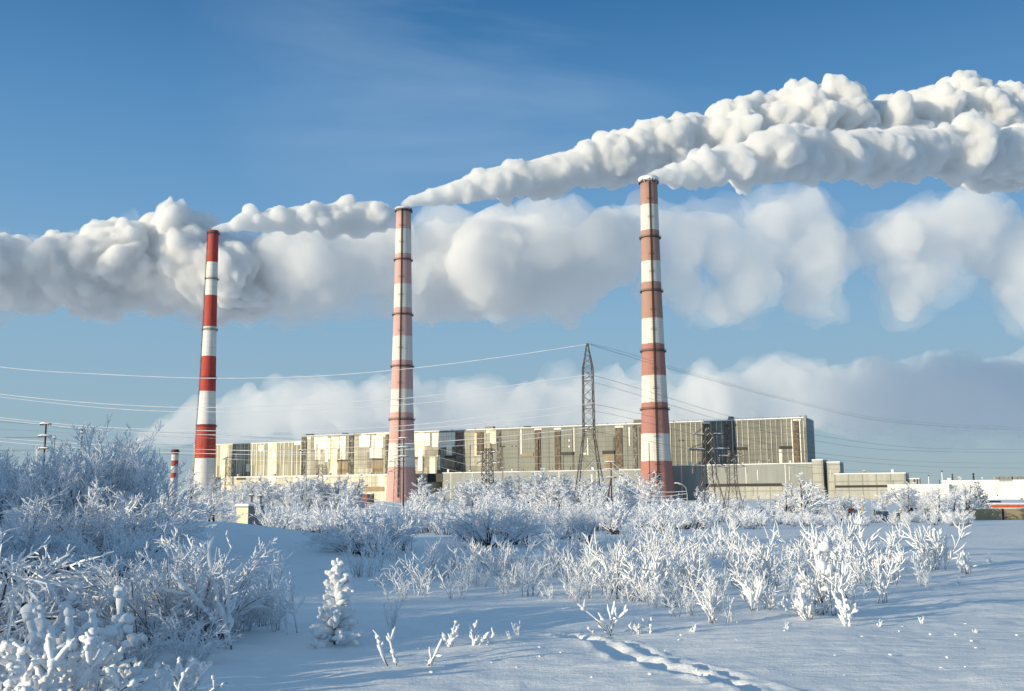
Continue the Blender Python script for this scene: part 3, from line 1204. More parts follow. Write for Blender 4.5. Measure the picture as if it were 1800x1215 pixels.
def drift(px_a, d_a, slope):
    """distance along a drift heading slope metres away per metre to the right"""
    xa = (px_a - 900) / 1800 * d_a

    def f(px):
        k = (px - 900) / 1800
        # x = xa + t ; d = d_a + slope t ; x = k d
        t = (k * d_a - xa) / (1 - slope * k)
        return d_a + slope * t
    return f


def veiled(name, label, path, depth, mat, veil, seed, voxel, grow_=1.22, cat='smoke bank', **kw):
    """a body of smoke inside a thinner outer veil"""
    o = billow(name, label, path, depth, mat, seed, voxel, cat=cat, **kw)
    kw = {**kw, 'extra': (), 'swell': 1.25, 'soft': 3, 'l2': 7, 'l3': 4, 'noise': (.30, .08)}
    v = billow('thin_veil', None, [(x, y, r * grow_) for x, y, r in path], depth, veil, seed + 500, voxel * 1.5, **kw)
    v.parent = o
    return o


sm_dense = smoke_mat('dense_white_steam', .24)
sm_tip = smoke_mat('white_steam', .22)
sm_bank = smoke_mat('soft_steam', .17)
sm_veil = smoke_mat('thin_veil', .010)
sm_veil2 = smoke_mat('thinner_veil', .0055)
sm_mid = smoke_mat('mid_steam', .035)
sm_thin = smoke_mat('thin_steam', .052, patchy=.22, sc=.010)
sm_low = smoke_mat('low_cloud', .038, patchy=.28, sc=.010)

UP = dict(noise=(.13, .03), core=(.32, .66), l2=15, l3=11, flat=.16, spread=.72, n1=1.9, soft=1, fill=.7, swell=.75)
billow('smoke_plume', 'dense white plume streaming right from the pink and white middle chimney',
       [(708, 362, 5), (722, 356, 10), (745, 350, 16), (800, 340, 26), (870, 322, 36), (950, 316, 44), (1050, 292, 52), (1120, 280, 52), (1200, 270, 66), (1310, 248, 80),
        (1440, 235, 84), (1560, 242, 78), (1660, 228, 88), (1800, 232, 90), (1960, 220, 94)],
       drift(709, 1004, .42), sm_dense, 5, 1.45, extra=[(1195, 235, 36), (1225, 225, 30), (1310, 200, 42), (1325, 180, 26), (1440, 182, 42), (1462, 170, 28), (1420, 204, 40), (1635, 180, 40), (1650, 164, 28), (1560, 200, 36),
       (1720, 180, 42), (1790, 190, 42), (1060, 250, 26), (1100, 245, 28), (895, 296, 22), (1130, 250, 26), (1270, 215, 36), (1700, 168, 28)], **UP)
billow('smoke_plume', 'grey shaded plume drifting right from the rim of the brick red chimney',
       [(1140, 311, 6), (1158, 312, 13), (1185, 310, 22), (1220, 302, 33), (1270, 291, 46), (1350, 282, 56), (1500, 276, 58), (1650, 272, 62), (1800, 282, 66), (1950, 280, 66)],
       drift(1140, 880, .55), sm_dense, 6, 1.7, **UP)
billow('smoke_plume', 'soft white plume trailing right from the slim red and white chimney',
       [(374, 404, 4), (390, 402, 8), (430, 394, 17), (500, 388, 27), (580, 386, 33), (650, 384, 34), (680, 385, 26), (700, 388, 14), (712, 390, 7)],
       drift(374, 1125, .42), sm_tip, 7, 1.9, extra=[(440, 372, 18), (610, 365, 26)], **UP)
BD = lambda px: 1500 + .25 * (px - 300)
BK = dict(flat=.3, noise=(.24, .05), l2=10, l3=6, spread=.8, n1=1.5)
veiled('smoke_bank', 'wide bank of heaped white smoke filling the sky behind the left chimney',
       [(-190, 500, 90), (-60, 485, 88), (40, 485, 88), (110, 505, 74), (190, 482, 92), (260, 480, 96), (330, 485, 94), (400, 490, 88), (470, 495, 84)],
       BD, sm_bank, sm_veil, 23, 2.1, 1.05, **{**BK, 'soft': 1, 'l2': 15, 'l3': 10, 'fill': .55, 'swell': .8, 'n1': 2.0, 'core': (.38, .70), 'extra': [(-30, 440, 55), (35, 442, 48), (95, 475, 60), (150, 470, 55), (205, 425, 42), (245, 428, 52), (290, 440, 55), (340, 442, 52), (400, 450, 56), (70, 520, 55), (160, 525, 50)]})
veiled('smoke_bank', 'hazier greyish smoke bank hanging behind the middle chimney',
       [(420, 480, 88), (520, 482, 95), (620, 482, 104), (700, 485, 108), (800, 475, 110), (900, 470, 102), (990, 460, 95), (1060, 455, 80)],
       BD, sm_mid, sm_veil, 29, 2.7, 1.12, **{**BK, 'soft': 2, 'l2': 13, 'l3': 9, 'fill': .55, 'swell': .9, 'n1': 1.9, 'core': (.36, .70)})
PF = dict(flat=.15, noise=(.28, .06), l2=8, l3=5, spread=.8, n1=1.5, fill=.66)
for k, (lab, path) in enumerate([
        ('thin torn smoke patch right behind the brick red chimney', [(1090, 400, 40), (1130, 420, 54), (1180, 435, 56), (1195, 490, 50), (1210, 545, 36)]),
        ('tall ragged smoke puff just right of the brick red chimney', [(1220, 400, 50), (1270, 430, 60), (1315, 465, 60), (1300, 520, 46), (1265, 550, 32)]),
        ('broad soft smoke puff under the upper plume, second right of the brick red chimney', [(1340, 385, 46), (1400, 390, 60), (1440, 440, 60), (1425, 500, 52), (1420, 545, 32)]),
        ('slanting smoke puff under the plume, third right of the brick red chimney', [(1530, 430, 54), (1600, 420, 62), (1660, 390, 54), (1720, 365, 40), (1600, 490, 54), (1585, 545, 28)]),
        ('round smoke puff cut by the right edge of the view', [(1730, 430, 46), (1780, 445, 60), (1840, 465, 66), (1790, 520, 42), (1805, 565, 28)])]):
    veiled('smoke_puff', lab, path, lambda px: 1480 + .25 * (px - 300), sm_thin, sm_veil2, 31 + k, 3.4, 1.3, 'smoke puff', **PF)
LD = lambda px: 2300
LC = dict(flat=.3, noise=(.26, .05), l2=9, l3=5, spread=.8, n1=1.2)
veiled('low_cloud', 'low bright steam cloud rising behind the left chimney and the works',
       [(255, 775, 14), (300, 765, 28), (350, 755, 42), (420, 748, 52), (500, 735, 58), (535, 700, 30), (580, 735, 60), (660, 728, 66), (760, 728, 70)],
       LD, sm_low, sm_veil2, 41, 4.6, 1.12, 'cloud', **LC)
veiled('low_cloud', 'low grey cloud behind the tall lattice pylon and right chimney',
       [(770, 738, 56), (860, 722, 66), (950, 728, 66), (1050, 732, 66), (1150, 735, 68), (1260, 730, 66), (1300, 740, 58)],
       LD, sm_low, sm_veil2, 42, 4.6, 1.2, 'cloud', **LC)
veiled('low_cloud', 'long grey low cloud reaching the right edge above the white sheds',
       [(1240, 705, 66), (1360, 698, 64), (1450, 700, 66), (1550, 705, 70), (1640, 700, 72), (1740, 705, 72), (1870, 700, 84)],
       LD, sm_low, sm_veil2, 43, 4.6, 1.25, 'cloud', **LC)
# ------------------------------------------------------------------ pylons, poles, wires


def gdepth(px, py, dmin=6.0):
    """distance at which the snow surface is seen at this pixel"""
    ds = np.concatenate([np.arange(dmin, 60, .25), np.arange(60, 400, 1.0)])
    r = ray(px, py)
    xs, ys, zs = r.x * ds, r.y * ds, EYE + r.z * ds
    g = ground_base(xs, ys)
    w = np.nonzero(zs <= g)[0]
    return float(ds[w[0]]) if len(w) else 300.0


def lattice(label, px, d, levels, arms, rz, group='lattice power pylons', leg=.11, br=.06, snow=True):
    """levels: [(photo y, half width m)] from the base up; arms: [(photo y, half length, arm tip drop)]"""
    p = at(px, 868, d)
    g = gz(p.x, p.y) - .2
    root = thing('pylon', label, 'pylon', (p.x, p.y, g), rz, group)

    def zz(py):
        return at(px, py, d).z - g
    lv = [(0.0 if i == 0 else zz(y), w) for i, (y, w) in enumerate(levels)]
    corners = [(-1, -1), (1, -1), (1, 1), (-1, 1)]
    for cx, cy in corners:
        mb = MB()
        mb.tube([(cx * w, cy * w, z) for z, w in lv], leg, 4, 0, True, pi / 4)
        mb.build('leg', M['steel'], root)
    mb, ms = MB(), MB()
    for (z0, w0), (z1, w1) in zip(lv[:-1], lv[1:]):
        n = max(1, int(round((z1 - z0) / max(.6, (w0 + w1) * .95))))
        for k in range(n):
            a, b = k / n, (k + 1) / n
            za, zb = z0 + (z1 - z0) * a, z0 + (z1 - z0) * b
            wa, wb = w0 + (w1 - w0) * a, w0 + (w1 - w0) * b
            for (ax, ay), (bx, by) in zip(corners, corners[1:] + corners[:1]):
                mb.bar((ax * wa, ay * wa, za), (bx * wb, by * wb, zb), br)
                mb.bar((bx * wa, by * wa, za), (ax * wb, ay * wb, zb), br)
                if k == n - 1:
                    mb.bar((ax * wb, ay * wb, zb), (bx * wb, by * wb, zb), br)
                if snow and random.random() < .75:
                    s0, s1 = random.uniform(0, .4), random.uniform(.5, 1)
                    A, B_ = Vector((ax * wa, ay * wa, za)), Vector((bx * wb, by * wb, zb))
                    o_ = Vector((0, 0, br * 1.1))
                    ms.tube([A.lerp(B_, s0) + o_, A.lerp(B_, (s0 + s1) / 2) + o_, A.lerp(B_, s1) + o_], [br * .6, br * 1.15, br * .6], 4)
    mb.build('bracing', M['steel'], root)
    if snow:
        ms.build('frost', M['frost'], root)
    for py, half, w in arms:
        z = zz(py)
        for s_ in (-1, 1):
            mb = MB()
            tip = (0, s_ * half, z + .15)
            for cx in (-1, 1):
                mb.bar((cx * w, s_ * w, z), tip, br * 1.1)
                mb.bar((cx * w, s_ * w, z + max(1.2, half * .28)), tip, br * 1.1)
            n = 4
            for k in range(1, n):
                f = k / n
                mb.bar((-w * (1 - f), s_ * (w + (half - w) * f), z + .15 * f), (w * (1 - f), s_ * (w + (half - w) * f), z + .15 * f), br * .8)
            arm = mb.build('crossarm', M['steel'], root)
            mb = MB()
            mb.tube([(0, s_ * w, z + .2), (.05, s_ * half * .5, z + .32), (0, s_ * half, z + .3)], [br * 1.4, br * 2.4, br * 2.0], 5)
            mb.build('arm_snow', M['frost'], arm)
            mb = MB()
            for q in range(5):
                zq = z - .1 - q * .22
                mb.lathe([(.04, zq), (.16, zq - .03), (.16, zq - .1), (.04, zq - .14)], 8, (0, s_ * half))
            mb.build('insulator', M['porcelain'], arm)
    return root


lattice('tallest dark lattice pylon with tapering peak between the middle and right chimneys', 1037, 250,
        [(912, 4.1), (765, 1.32), (648, 1.18), (604, .12)], [(667, 7.0, 1.2), (716, 9.0, 1.2), (757, 7.0, 1.3)], radians(4), leg=.16, br=.055)
lattice('stocky snow-dusted pylon with three crossarms right of the brick red chimney', 1248, 180,
        [(914, 2.6), (835, .95), (768, .75), (752, .15)], [(765, 2.7, .7), (791, 3.8, .75), (821, 3.0, .8)], radians(100), leg=.095, br=.038)
lattice('smaller lattice pylon standing close beside the stocky snow-dusted one', 1288, 215,
        [(912, 2.1), (850, .85), (803, .75), (793, .15)], [(803, 2.6, .7), (822, 3.2, .75)], radians(96), leg=.085, br=.036)
lattice('narrow heavily frosted lattice pylon between the middle chimney and the tallest pylon', 857, 300,
        [(900, 1.7), (845, 1.3), (789, 1.05)], [(796, 3.2, 1.05), (816, 4.0, 1.1)], radians(60), leg=.13, br=.085)
lattice('thin lattice pylon standing in front of the pink and white chimney', 698, 420,
        [(888, 1.6), (840, 1.2), (806, .9)], [(812, 3.4, 1.0), (830, 3.6, 1.1)], radians(96), leg=.10, br=.05)
lattice('far dark lattice pylon in front of the left end of the works', 402, 600,
        [(865, 2.2), (832, 2.1), (804, 2.0)], [(808, 4.2, 2.0)], radians(96), leg=.17, br=.10)
lattice('tiny far lattice pylon right of the slanting lamp post', 563, 640,
        [(868, 2.2), (846, 1.6), (817, 1.1)], [(822, 4.0, 1.2)], radians(96), leg=.16, br=.09)
lattice('small pale lattice pylon seen right in front of the foot of the brick red chimney', 1153, 400,
        [(880, 1.5), (850, .9), (829, .5)], [(834, 3.4, .7), (843, 3.0, .8)], radians(100), leg=.11, br=.06)


def pole(label, px, d, y_top, arms, aframe=0, r=.14, rz=0, lean=0):
    p = at(px, 868, d)
    g = gz(p.x, p.y) - .1
    root = thing('utility_pole', label, 'utility pole', (p.x, p.y, g), rz)
    h = at(px, y_top, d).z - g
    mb = MB()
    mb.tube([(0, 0, 0), (lean * h * .5, 0, h * .5), (lean * h, 0, h)], [r * 1.15, r, r * .8], 8)
    mb.build('post', M['wood'], root, True)
    if aframe:
        mb = MB()
        mb.tube([(-aframe, .05, 0), (-.05, .02, h * .72)], [r, r * .8], 8)
        mb.build('strut', M['wood'], root, True)
    for y, half in arms:
        z = at(px, y, d).z - g
        mb = MB()
        ox = lean * z
        mb.box(ox - half, ox + half, -.24, -.13, z - .07, z + .07)
        arm = mb.build('crossarm', M['wood'], root)
        ms = MB()
        ms.tube([(ox - half * 1.02, -.18, z + .1), (ox - half * .4, -.18, z + .17), (ox + half * .3, -.18, z + .14), (ox + half * 1.02, -.18, z + .1)], [.07, .13, .11, .07], 6)
        ms.build('arm_snow', M['clump'], arm, True)
        for sx in (-.9, -.5, .5, .9):
            mi = MB()
            mi.lathe([(.02, z - .08), (.07, z - .12), (.07, z - .22), (.03, z - .30)], 7, (ox + half * sx, -.18))
            mi.build('insulator', M['porcelain'], arm)
    return root


pole('dark wooden pole with three snowy crossarms above the left thicket', 74, 150, 742, [(746, .85), (767, 1.0), (789, .85)], r=.16)
pole('thin wooden pole behind the left thicket with small crossarm at its top', 139, 200, 750, [(754, .55), (761, .7)], r=.14)
pole('faint slender pole just right of the three armed pole on the left', 91, 230, 765, [(770, .4)], r=.08)
pole('wooden pole with three snowy crossarms in front of the pink and white chimney', 709, 190, 768, [(771, .95), (787, 1.2), (803, .95)], r=.13)
pole('splayed wooden pole with strut and snowy crossarms beside the tallest pylon', 1075, 200, 811, [(813, 1.15), (826, 1.5), (840, 1.0)], 1.7, .14)
pole('short wooden pole left of the birch thicket, beside the cream hut', 443, 160, 868, [(871, .4)], r=.14)
pole('short splayed pole just right of the cream hut', 459, 165, 867, [(872, .4)], 1.0, .12)
pole('thin bare pole standing before the grey block near the narrow frosted pylon', 884, 420, 785, [(823, 1.0)], r=.16)
pole('thin steel post in front of the foot of the brick red chimney', 1143, 300, 779, [(836, .3)], r=.13)


def lamp(label, px, d, y_top, px_head, y_head, r=.09):
    p = at(px, 868, d)
    g = gz(p.x, p.y) - .1
    root = thing('street_lamp', label, 'street lamp', (p.x, p.y, g))
    h = at(px, y_top, d).z - g
    q = at(px_head, y_head, d)
    hx, hz_ = q.x - p.x, q.z - g
    mb = MB()
    mb.tube([(0, 0, 0), (0, 0, h * .5), (0, 0, h)], [r * 1.3, r, r * .85], 8)
    mb.build('post', M['concrete'], root, True)
    mb = MB()
    mb.tube([(0, 0, h - .05), (hx * .12, 0, h + (hz_ - h) * .6), (hx * .5, 0, h + (hz_ - h) * .95), (hx, 0, hz_)], r * .7, 7)
    mb.build('arm', M['concrete'], root, True)
    mb = MB()
    mb.tube([(hx, 0, hz_), (hx * 1.18, 0, hz_ + .02), (hx * 1.45, 0, hz_ - .02)], [.08, .16, .1], 7)
    hd = mb.build('lamp_head', M['dark'], root, True)
    mb = MB()
    mb.tube([(hx * .6, 0, h + (hz_ - h) * .97 + .1), (hx, 0, hz_ + .12), (hx * 1.4, 0, hz_ + .14)], [.07, .11, .09], 6)
    mb.build('snow_cap', M['clump'], hd, True)


lamp('curved concrete street lamp with drooping snowy head right of the brick red chimney', 1208, 150, 868, 1192, 851)
lamp('tall street lamp with short slanted arm in front of the bright panelled block', 537.5, 210, 797, 530, 792, .12)

# -------------------------------------------------------------- wires


def wire(label, pts, r=.05, mat='wire', grp=None, name='power_line', n=14):
    """pts: (photo x, photo y, distance) strung smoothly"""
    P = [at(*p) for p in pts]
    out = []
    for i in range(len(P) - 1):
        p0 = P[max(i - 1, 0)]
        p1, p2 = P[i], P[i + 1]
        p3 = P[min(i + 2, len(P) - 1)]
        for k in range(n):
            t = k / n
            out.append(.5 * ((2 * p1) + (p2 - p0) * t + (2 * p0 - 5 * p1 + 4 * p2 - p3) * t * t + (3 * p1 - p0 - 3 * p2 + p3) * t ** 3))
    out.append(P[-1])
    rr = [r * random.uniform(.75, 1.25) for _ in out]
    o0 = out[0].copy()
    mb = MB()
    mb.tube([p - o0 for p in out], rr, 5, 0, False)
    o = mb.build(name, M[mat], None, True)
    o.location = o0
    return tag(o, label, 'power line', grp)


D = 250
LW = [('rimed topmost wire sagging from the tip of the tallest pylon toward the left', [(-235, 604), (0, 645), (200, 659), (380, 665), (560, 661), (720, 648), (880, 628), (1035, 605)], .09, 0),
      ('upper rimed wire from the near end of the tallest pylon\'s top crossarm leftward', [(-235, 662), (0, 693), (200, 711), (390, 716), (677, 703), (850, 684), (1033, 659)], .085, -5),
      ('rimed wire just under the upper one from the far end of the top crossarm', [(-235, 668), (0, 698), (194, 718), (340, 724), (506, 722), (677, 714), (850, 697), (1033, 671)], .075, 5),
      ('rimed wire from the near end of the tallest pylon\'s middle crossarm leftward', [(-235, 705), (0, 734), (167, 750), (350, 757), (560, 757), (750, 745), (880, 729), (1033, 710)], .075, -7),
      ('rimed wire from the far end of the tallest pylon\'s middle crossarm leftward', [(-235, 712), (0, 738), (167, 755), (350, 764), (560, 766), (750, 753), (880, 741), (1033, 722)], .085, 7),
      ('lower rimed wire from the near end of the tallest pylon\'s bottom crossarm leftward', [(-235, 745), (0, 770), (180, 782), (350, 790), (520, 791), (760, 777), (900, 766), (1033, 752)], .07, -5),
      ('lowest rimed wire of the tallest pylon, crossing the bright panelled block', [(-235, 752), (0, 776), (180, 790), (350, 797), (540, 799), (760, 787), (900, 775), (1033, 760)], .07, 5)]
for lab, pts, r, o in LW:
    wire(lab, [(x, y, D + o) for x, y in pts], r)
RW = [('bare topmost wire running right from the tip of the tallest pylon', [(1035, 605, 250), (1100, 625, 275), (1170, 646, 305), (1384, 704, 400), (1567, 742, 480), (1796, 756, 590), (1900, 757, 640)], .07),
      ('bare twin of the topmost wire running right a little above it', [(1036, 604, 252), (1100, 620, 277), (1190, 648, 312), (1384, 701, 402), (1567, 738, 482), (1796, 752, 592), (1900, 753, 640)], .05),
      ('bare wire running right from the near end of the top crossarm', [(1038, 659, 245), (1100, 676, 272), (1298, 736, 360), (1434, 765, 420), (1610, 787, 500), (1796, 790, 590), (1900, 788, 640)], .065),
      ('bare wire running right from the far end of the top crossarm', [(1038, 671, 256), (1100, 688, 280), (1298, 747, 365), (1434, 775, 425), (1567, 791, 490), (1796, 796, 600), (1900, 795, 645)], .065),
      ('bare wire running right from the near end of the middle crossarm', [(1038, 710, 243), (1100, 722, 268), (1250, 757, 335), (1434, 796, 415), (1625, 812, 505), (1796, 814, 590), (1900, 812, 640)], .06),
      ('bare wire running right from the far end of the middle crossarm', [(1038, 722, 258), (1100, 734, 283), (1250, 770, 345), (1434, 804, 425), (1625, 820, 510), (1796, 823, 600), (1900, 822, 645)], .06),
      ('bare wire running right from the bottom crossarm of the tallest pylon', [(1038, 757, 250), (1130, 774, 285), (1290, 803, 350), (1450, 824, 430), (1640, 832, 520)], .05)]
for lab, pts, r in RW:
    wire(lab, pts, r * .7, 'wiredark')
# thin distribution wires between the smaller poles
TW = 'thin distribution wires strung between the small poles'
for a, (y0, y1, y2, y3) in enumerate([(738, 747, 757, 768), (752, 758, 764, 770), (771, 769, 778, 786), (776, 770, 784, 790), (793, 791, 795, 800), (797, 793, 800, 806)]):
    wire('thin wire among several strung past the left poles to the works', [(-60, y0, 135), (74, y1, 150), (139, y2 - 2, 200), (360, y2 + 6, 235), (560, y3 + 6, 215), (709, y3 + [0, 2, 0, 2, 0, 2][a], 190)], .022, 'wire' if a % 2 else 'wiredark', TW)
for a, (y0, y1) in enumerate([(771, 813), (787, 826), (804, 840)]):
    wire('thin rimed wire between the three armed pole and the splayed pole', [(709, y0, 190), (880, (y0 + y1) / 2 + 20, 195), (1075, y1, 200)], .028, 'wire', 'rimed wires from the three armed pole to the splayed pole')
for a, (y0, y1) in enumerate([(826, 868), (813, 862), (840, 872)]):
    wire('thin rimed wire between the splayed pole and the curved lamp', [(1075, y0, 200), (1140, (y0 + y1) / 2 + 22, 178), (1208, y1 + 2 * a, 150)], .028, 'wire', 'rimed wires from the splayed pole to the curved lamp')
for a, (y0, y1) in enumerate([(872, 846), (876, 852)]):
    wire('thin rimed wire from the short pole past the slanted lamp', [(443, y0, 160), (459, y0 + 1, 165), (540, y1 + 18, 200), (709, y1 + 40, 190)], .025, 'wire', 'rimed wires by the short poles')

# -------------------------------------------------------------- hut, container, fence, barrier
P = at(436, 900, 118)
gzz = gz(P.x, P.y)
hut = thing('hut', 'small flat roofed cream hut with a shaded dark side wall', 'hut', (P.x, P.y, gzz), radians(-38))
kx = 118 / 1800
hh = at(436, 892, 118).z - gzz
mHut = plain('cream_render', (.60, .55, .42), .85, 0, .08, 2)
mHut2 = plain('grey_boards_and_shade', (.22, .23, .25), .85, 0, .12, 2)
mb = MB()
mb.box(-2.1, 0, 0, 2.2, 0, hh)
mb.build('wall', mHut, hut)
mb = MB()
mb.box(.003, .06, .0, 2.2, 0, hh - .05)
mb.build('side_wall', mHut2, hut)  # the side wall's shade is put into its dark grey colour
mb = MB()
mb.box(-2.25, .2, -.15, 2.35, hh + .003, hh + .14)
rf = mb.build('roof', mHut2, hut)
mb = MB()
mb.box(-2.2, .15, -.1, 2.3, hh + .143, hh + .38)
mb.build('roof_snow', M['snow'], rf)

P = at(641, 873, 480)
ct = thing('freight_container', 'rust orange container half hidden by frosted bushes in front of the works', 'container', (P.x, P.y, -5), radians(-8))
zt = at(641, 868.5, 480).z + 5
mRustO = plain('rust_orange', (.36, .105, .03), .7, 0, .3, .8)
mb = MB()
mb.box(-4.2, 1.6, -1.2, 1.2, .2, zt)
mb.build('body', mRustO, ct)
mb = MB()
mb.box(1.61, 4.2, -1.25, 1.2, .2, zt - .1)
mb.build('door_end', plain('dark_brown', (.05, .03, .03), .7), ct)
mb = MB()
mb.box(-4.3, 4.2, -1.2, 1.2, zt + .01, zt + .5)
mb.build('roof_snow', M['snow'], ct)

# concrete slab fence at the far right of the field
mSlab = NT('concrete_slab')
_c = mSlab.coord()
_n = mSlab.noise(_c, .6, 6, .6)
_st = mSlab.noise(mSlab.scale(_c, (.4, .4, 5)), 1.5, 4)
mSlab = mSlab.bsdf(mSlab.mix(_st, mSlab.mix(_n, (.30, .23, .125), (.42, .34, .20)), (.36, .30, .19)), .9, 0, _n, .3, .03)
fen = thing('slab_fence', 'low fence of sandy concrete slabs with dark posts at the field edge', 'fence', at(1702, 905, 205))
fb = fen.location.copy()


def fz(px):
    p = at(px, 905, 205)
    return gz(p.x, p.y) - .1


for k, (x0, x1) in enumerate([(1682, 1696.5), (1701.5, 1760), (1764.5, 1826), (1830, 1890), (1894, 1960)]):
    A, B_ = at(x0, 905, 205), at(x1, 905, 205)
    zt = at((x0 + x1) / 2, 895 - (k > 1) * .8, 205).z
    mb = MB()
    mb.box(A.x - fb.x, B_.x - fb.x, -.09, .09, fz(x0) - fb.z, zt - fb.z - (.5 if k == 0 else 0))
    pn = mb.build('slab', mSlab, fen)
    mb = MB()
    if k:
        mb.box(A.x - fb.x + .05, B_.x - fb.x - .05, -.08, .08, zt - fb.z + .003, zt - fb.z + .13)
        mb.build('slab_snow', M['snow'], pn)
for x in (1699, 1762.3, 1828, 1892):
    A = at(x, 905, 205)
    mb = MB()
    mb.box(A.x - fb.x - .13, A.x - fb.x + .13, -.2, .1, fz(x) - fb.z, at(x, 895, 205).z - fb.z + .1)
    mb.build('post', plain('brown_post', (.045, .02, .015), .8) if x == 1699 else M['dark'], fen)

# banner behind the slabs: orange over white, with weathered marks too worn to read
bd = 232
A, B_ = at(1716, 890, bd), at(1890, 890, bd)
ban = thing('roadside_banner', 'long snow-capped banner, orange above and white below, behind the slab fence', 'banner', A)
z0, z1, z2 = [at(1760, y, bd).z - A.z for y in (898.5, 892.6, 887.2)]
mOr = NT('orange_paint')
_n = mOr.noise(mOr.scale(mOr.coord(), (1, 1, 2)), 1.2, 5, .7)
mOr = mOr.bsdf(mOr.ramp(_n, [(0, (.78, .11, .02)), (.5, (.78, .13, .025)), (.6, (.45, .08, .03)), (.72, (.8, .2, .08))]), .6)
Lb = B_.x - A.x
mb = MB()
mb.box(0, Lb, -.05, .05, z1, z2)
mb.build('orange_band', mOr, ban)
mb = MB()
mb.box(0, Lb, -.05, .05, z0, z1 - .003)
wb = mb.build('white_band', plain('white_board', (.7, .7, .68), .6, 0, .1, 3), ban)
mb = MB()
x = .8
r9 = random.Random(5)
while x < Lb - .5:
    w = r9.uniform(.12, .5)
    if r9.random() < .75:
        mb.box(x, x + w, -.058, -.052, z0 + .25 + r9.uniform(0, .1), z1 - .15 - r9.uniform(0, .25))
    x += w + r9.uniform(.1, .35)
mb.build('worn_marks', plain('worn_red_paint', (.30, .09, .06), .7), wb)
mb = MB()
mb.tube([(-.1, 0, z2 + .1), (Lb * .2, 0, z2 + .22), (Lb * .5, 0, z2 + .16), (Lb * .8, 0, z2 + .24), (Lb + .1, 0, z2 + .12)], .25, 7)
mb.build('banner_snow', M['clump'], ban, True)
for k in range(6):
    mb = MB()
    xx = Lb * k / 5
    mb.box(xx - .07, xx + .07, .06, .2, gz(A.x + xx, bd) - A.z - .1, z2)
    mb.build('post', M['steel'], ban)

P = at(1742, 884, 250)
gk = gz(P.x, P.y)
kio = thing('kiosk', 'small kiosk with dark navy roof under the snowy pine', 'kiosk', (P.x, P.y, gk), radians(-10))
k0, k1 = at(1742, 886, 250).z - gk, at(1742, 880.5, 250).z - gk
mb = MB()
mb.box(-1.7, 1.7, -1.2, 1.2, 0, k0)
mb.build('wall', mHut2, kio)
mb = MB()
mb.add([(-2.2, -1.6, k0 + .01), (2.2, -1.6, k0 + .01), (2.2, 1.6, k0 + .01), (-2.2, 1.6, k0 + .01), (-1.7, -1.0, k1), (1.9, -1.0, k1), (1.9, 1.0, k1), (-1.7, 1.0, k1)],
       [(3, 2, 1, 0), (4, 5, 6, 7), (0, 1, 5, 4), (1, 2, 6, 5), (2, 3, 7, 6), (3, 0, 4, 7)])
mb.build('roof', plain('navy_roof', (.012, .02, .07), .5), kio)

# concrete barrier blocks and striped posts at the track crossing
bd = 190


def block(label, x0, x1, yt, mat, depth=.5, dd=0):
    A, B_ = at(x0, 905, bd + dd), at(x1, 905, bd + dd)
    g_ = gz(A.x, A.y) - .15
    r_ = thing('barrier_block', label, 'barrier', ((A.x + B_.x) / 2, A.y, g_))
    h_ = at(x0, yt, bd + dd).z - g_
    w = (B_.x - A.x) / 2
    mb = MB()
    mb.add([(-w, -depth, 0), (w, -depth, 0), (w, depth, 0), (-w, depth, 0), (-w, -depth * .8, h_), (w, -depth * .8, h_), (w, depth * .8, h_), (-w, depth * .8, h_)],
           [(3, 2, 1, 0), (4, 5, 6, 7), (0, 1, 5, 4), (1, 2, 6, 5), (2, 3, 7, 6), (3, 0, 4, 7)])
    mb.build('slab', mat, r_)
    mb = MB()
    mb.box(-w, w, -depth * .78, depth * .78, h_ + .004, h_ + .22)
    mb.build('snow_cap', M['snow'], r_)


block('pale concrete barrier right of the orange topped sign post', 1495, 1512, 897, M['concrete'])
block('blue grey steel gate panel between the two yellow posts', 1540, 1562, 899, mHut2, .1, 3)
block('dark steel gate panel left of the last yellow post', 1563, 1582, 902, plain('dark_gate', (.10, .12, .15), .6), .1, 4)


def marker(label, px, yt, cols, w=.16, dd=0, head=None):
    A = at(px, 905, bd - 2 + dd)
    g_ = gz(A.x, A.y) - .1
    r_ = thing('marker_post', label, 'marker post', (A.x, A.y, g_))
    h_ = at(px, yt, bd - 2 + dd).z - g_
    n = len(cols)
    for i, c in enumerate(cols):
        mb = MB()
        mb.lathe([(.01, h_ * i / n + .002), (w, h_ * i / n + .002), (w, h_ * (i + 1) / n), (.01, h_ * (i + 1) / n)], 10)
        mb.build('painted_ring', c, r_)
    mb = MB()
    mb.lathe([(.01, h_), (w * 1.3, h_ + .02), (w * .9, h_ + .18), (.01, h_ + .25)], 10)
    mb.build('snow_cap', M['clump'], r_, True)
    if head:
        mb = MB()
        mb.box(-head[0], head[1], -.26, -.2, h_ - .55, h_ + .05)
        mb.build('sign_plate', mOr, r_)


mYe = plain('yellow_paint', (.55, .36, .03), .6, 0, .2, 3)
marker('yellow post with dark foot standing beside the steel gate', 1537.5, 896.5, [M['dark'], mYe, mYe, mYe])
marker('last yellow post on the right of the dark gate panel', 1583.5, 896.5, [M['dark'], mYe, mYe, mYe], dd=1)
marker('thin yellow post rising above the pale barrier', 1517, 881, [mYe, mYe, M['concrete']], .1, dd=6)
marker('sign post with snow-capped orange plate left of the pale barrier', 1493.5, 894, [M['dark'], M['concrete'], M['dark']], .14, 0, (.25, .8))
marker('short post with small yellow plate among the bushes left of the orange sign', 1479, 900, [M['dark'], mYe], .14, 2)
# ------------------------------------------------------------------ frosted plants


def rvec(r, s=1.0):
    return Vector((r.gauss(0, s), r.gauss(0, s), r.gauss(0, s)))


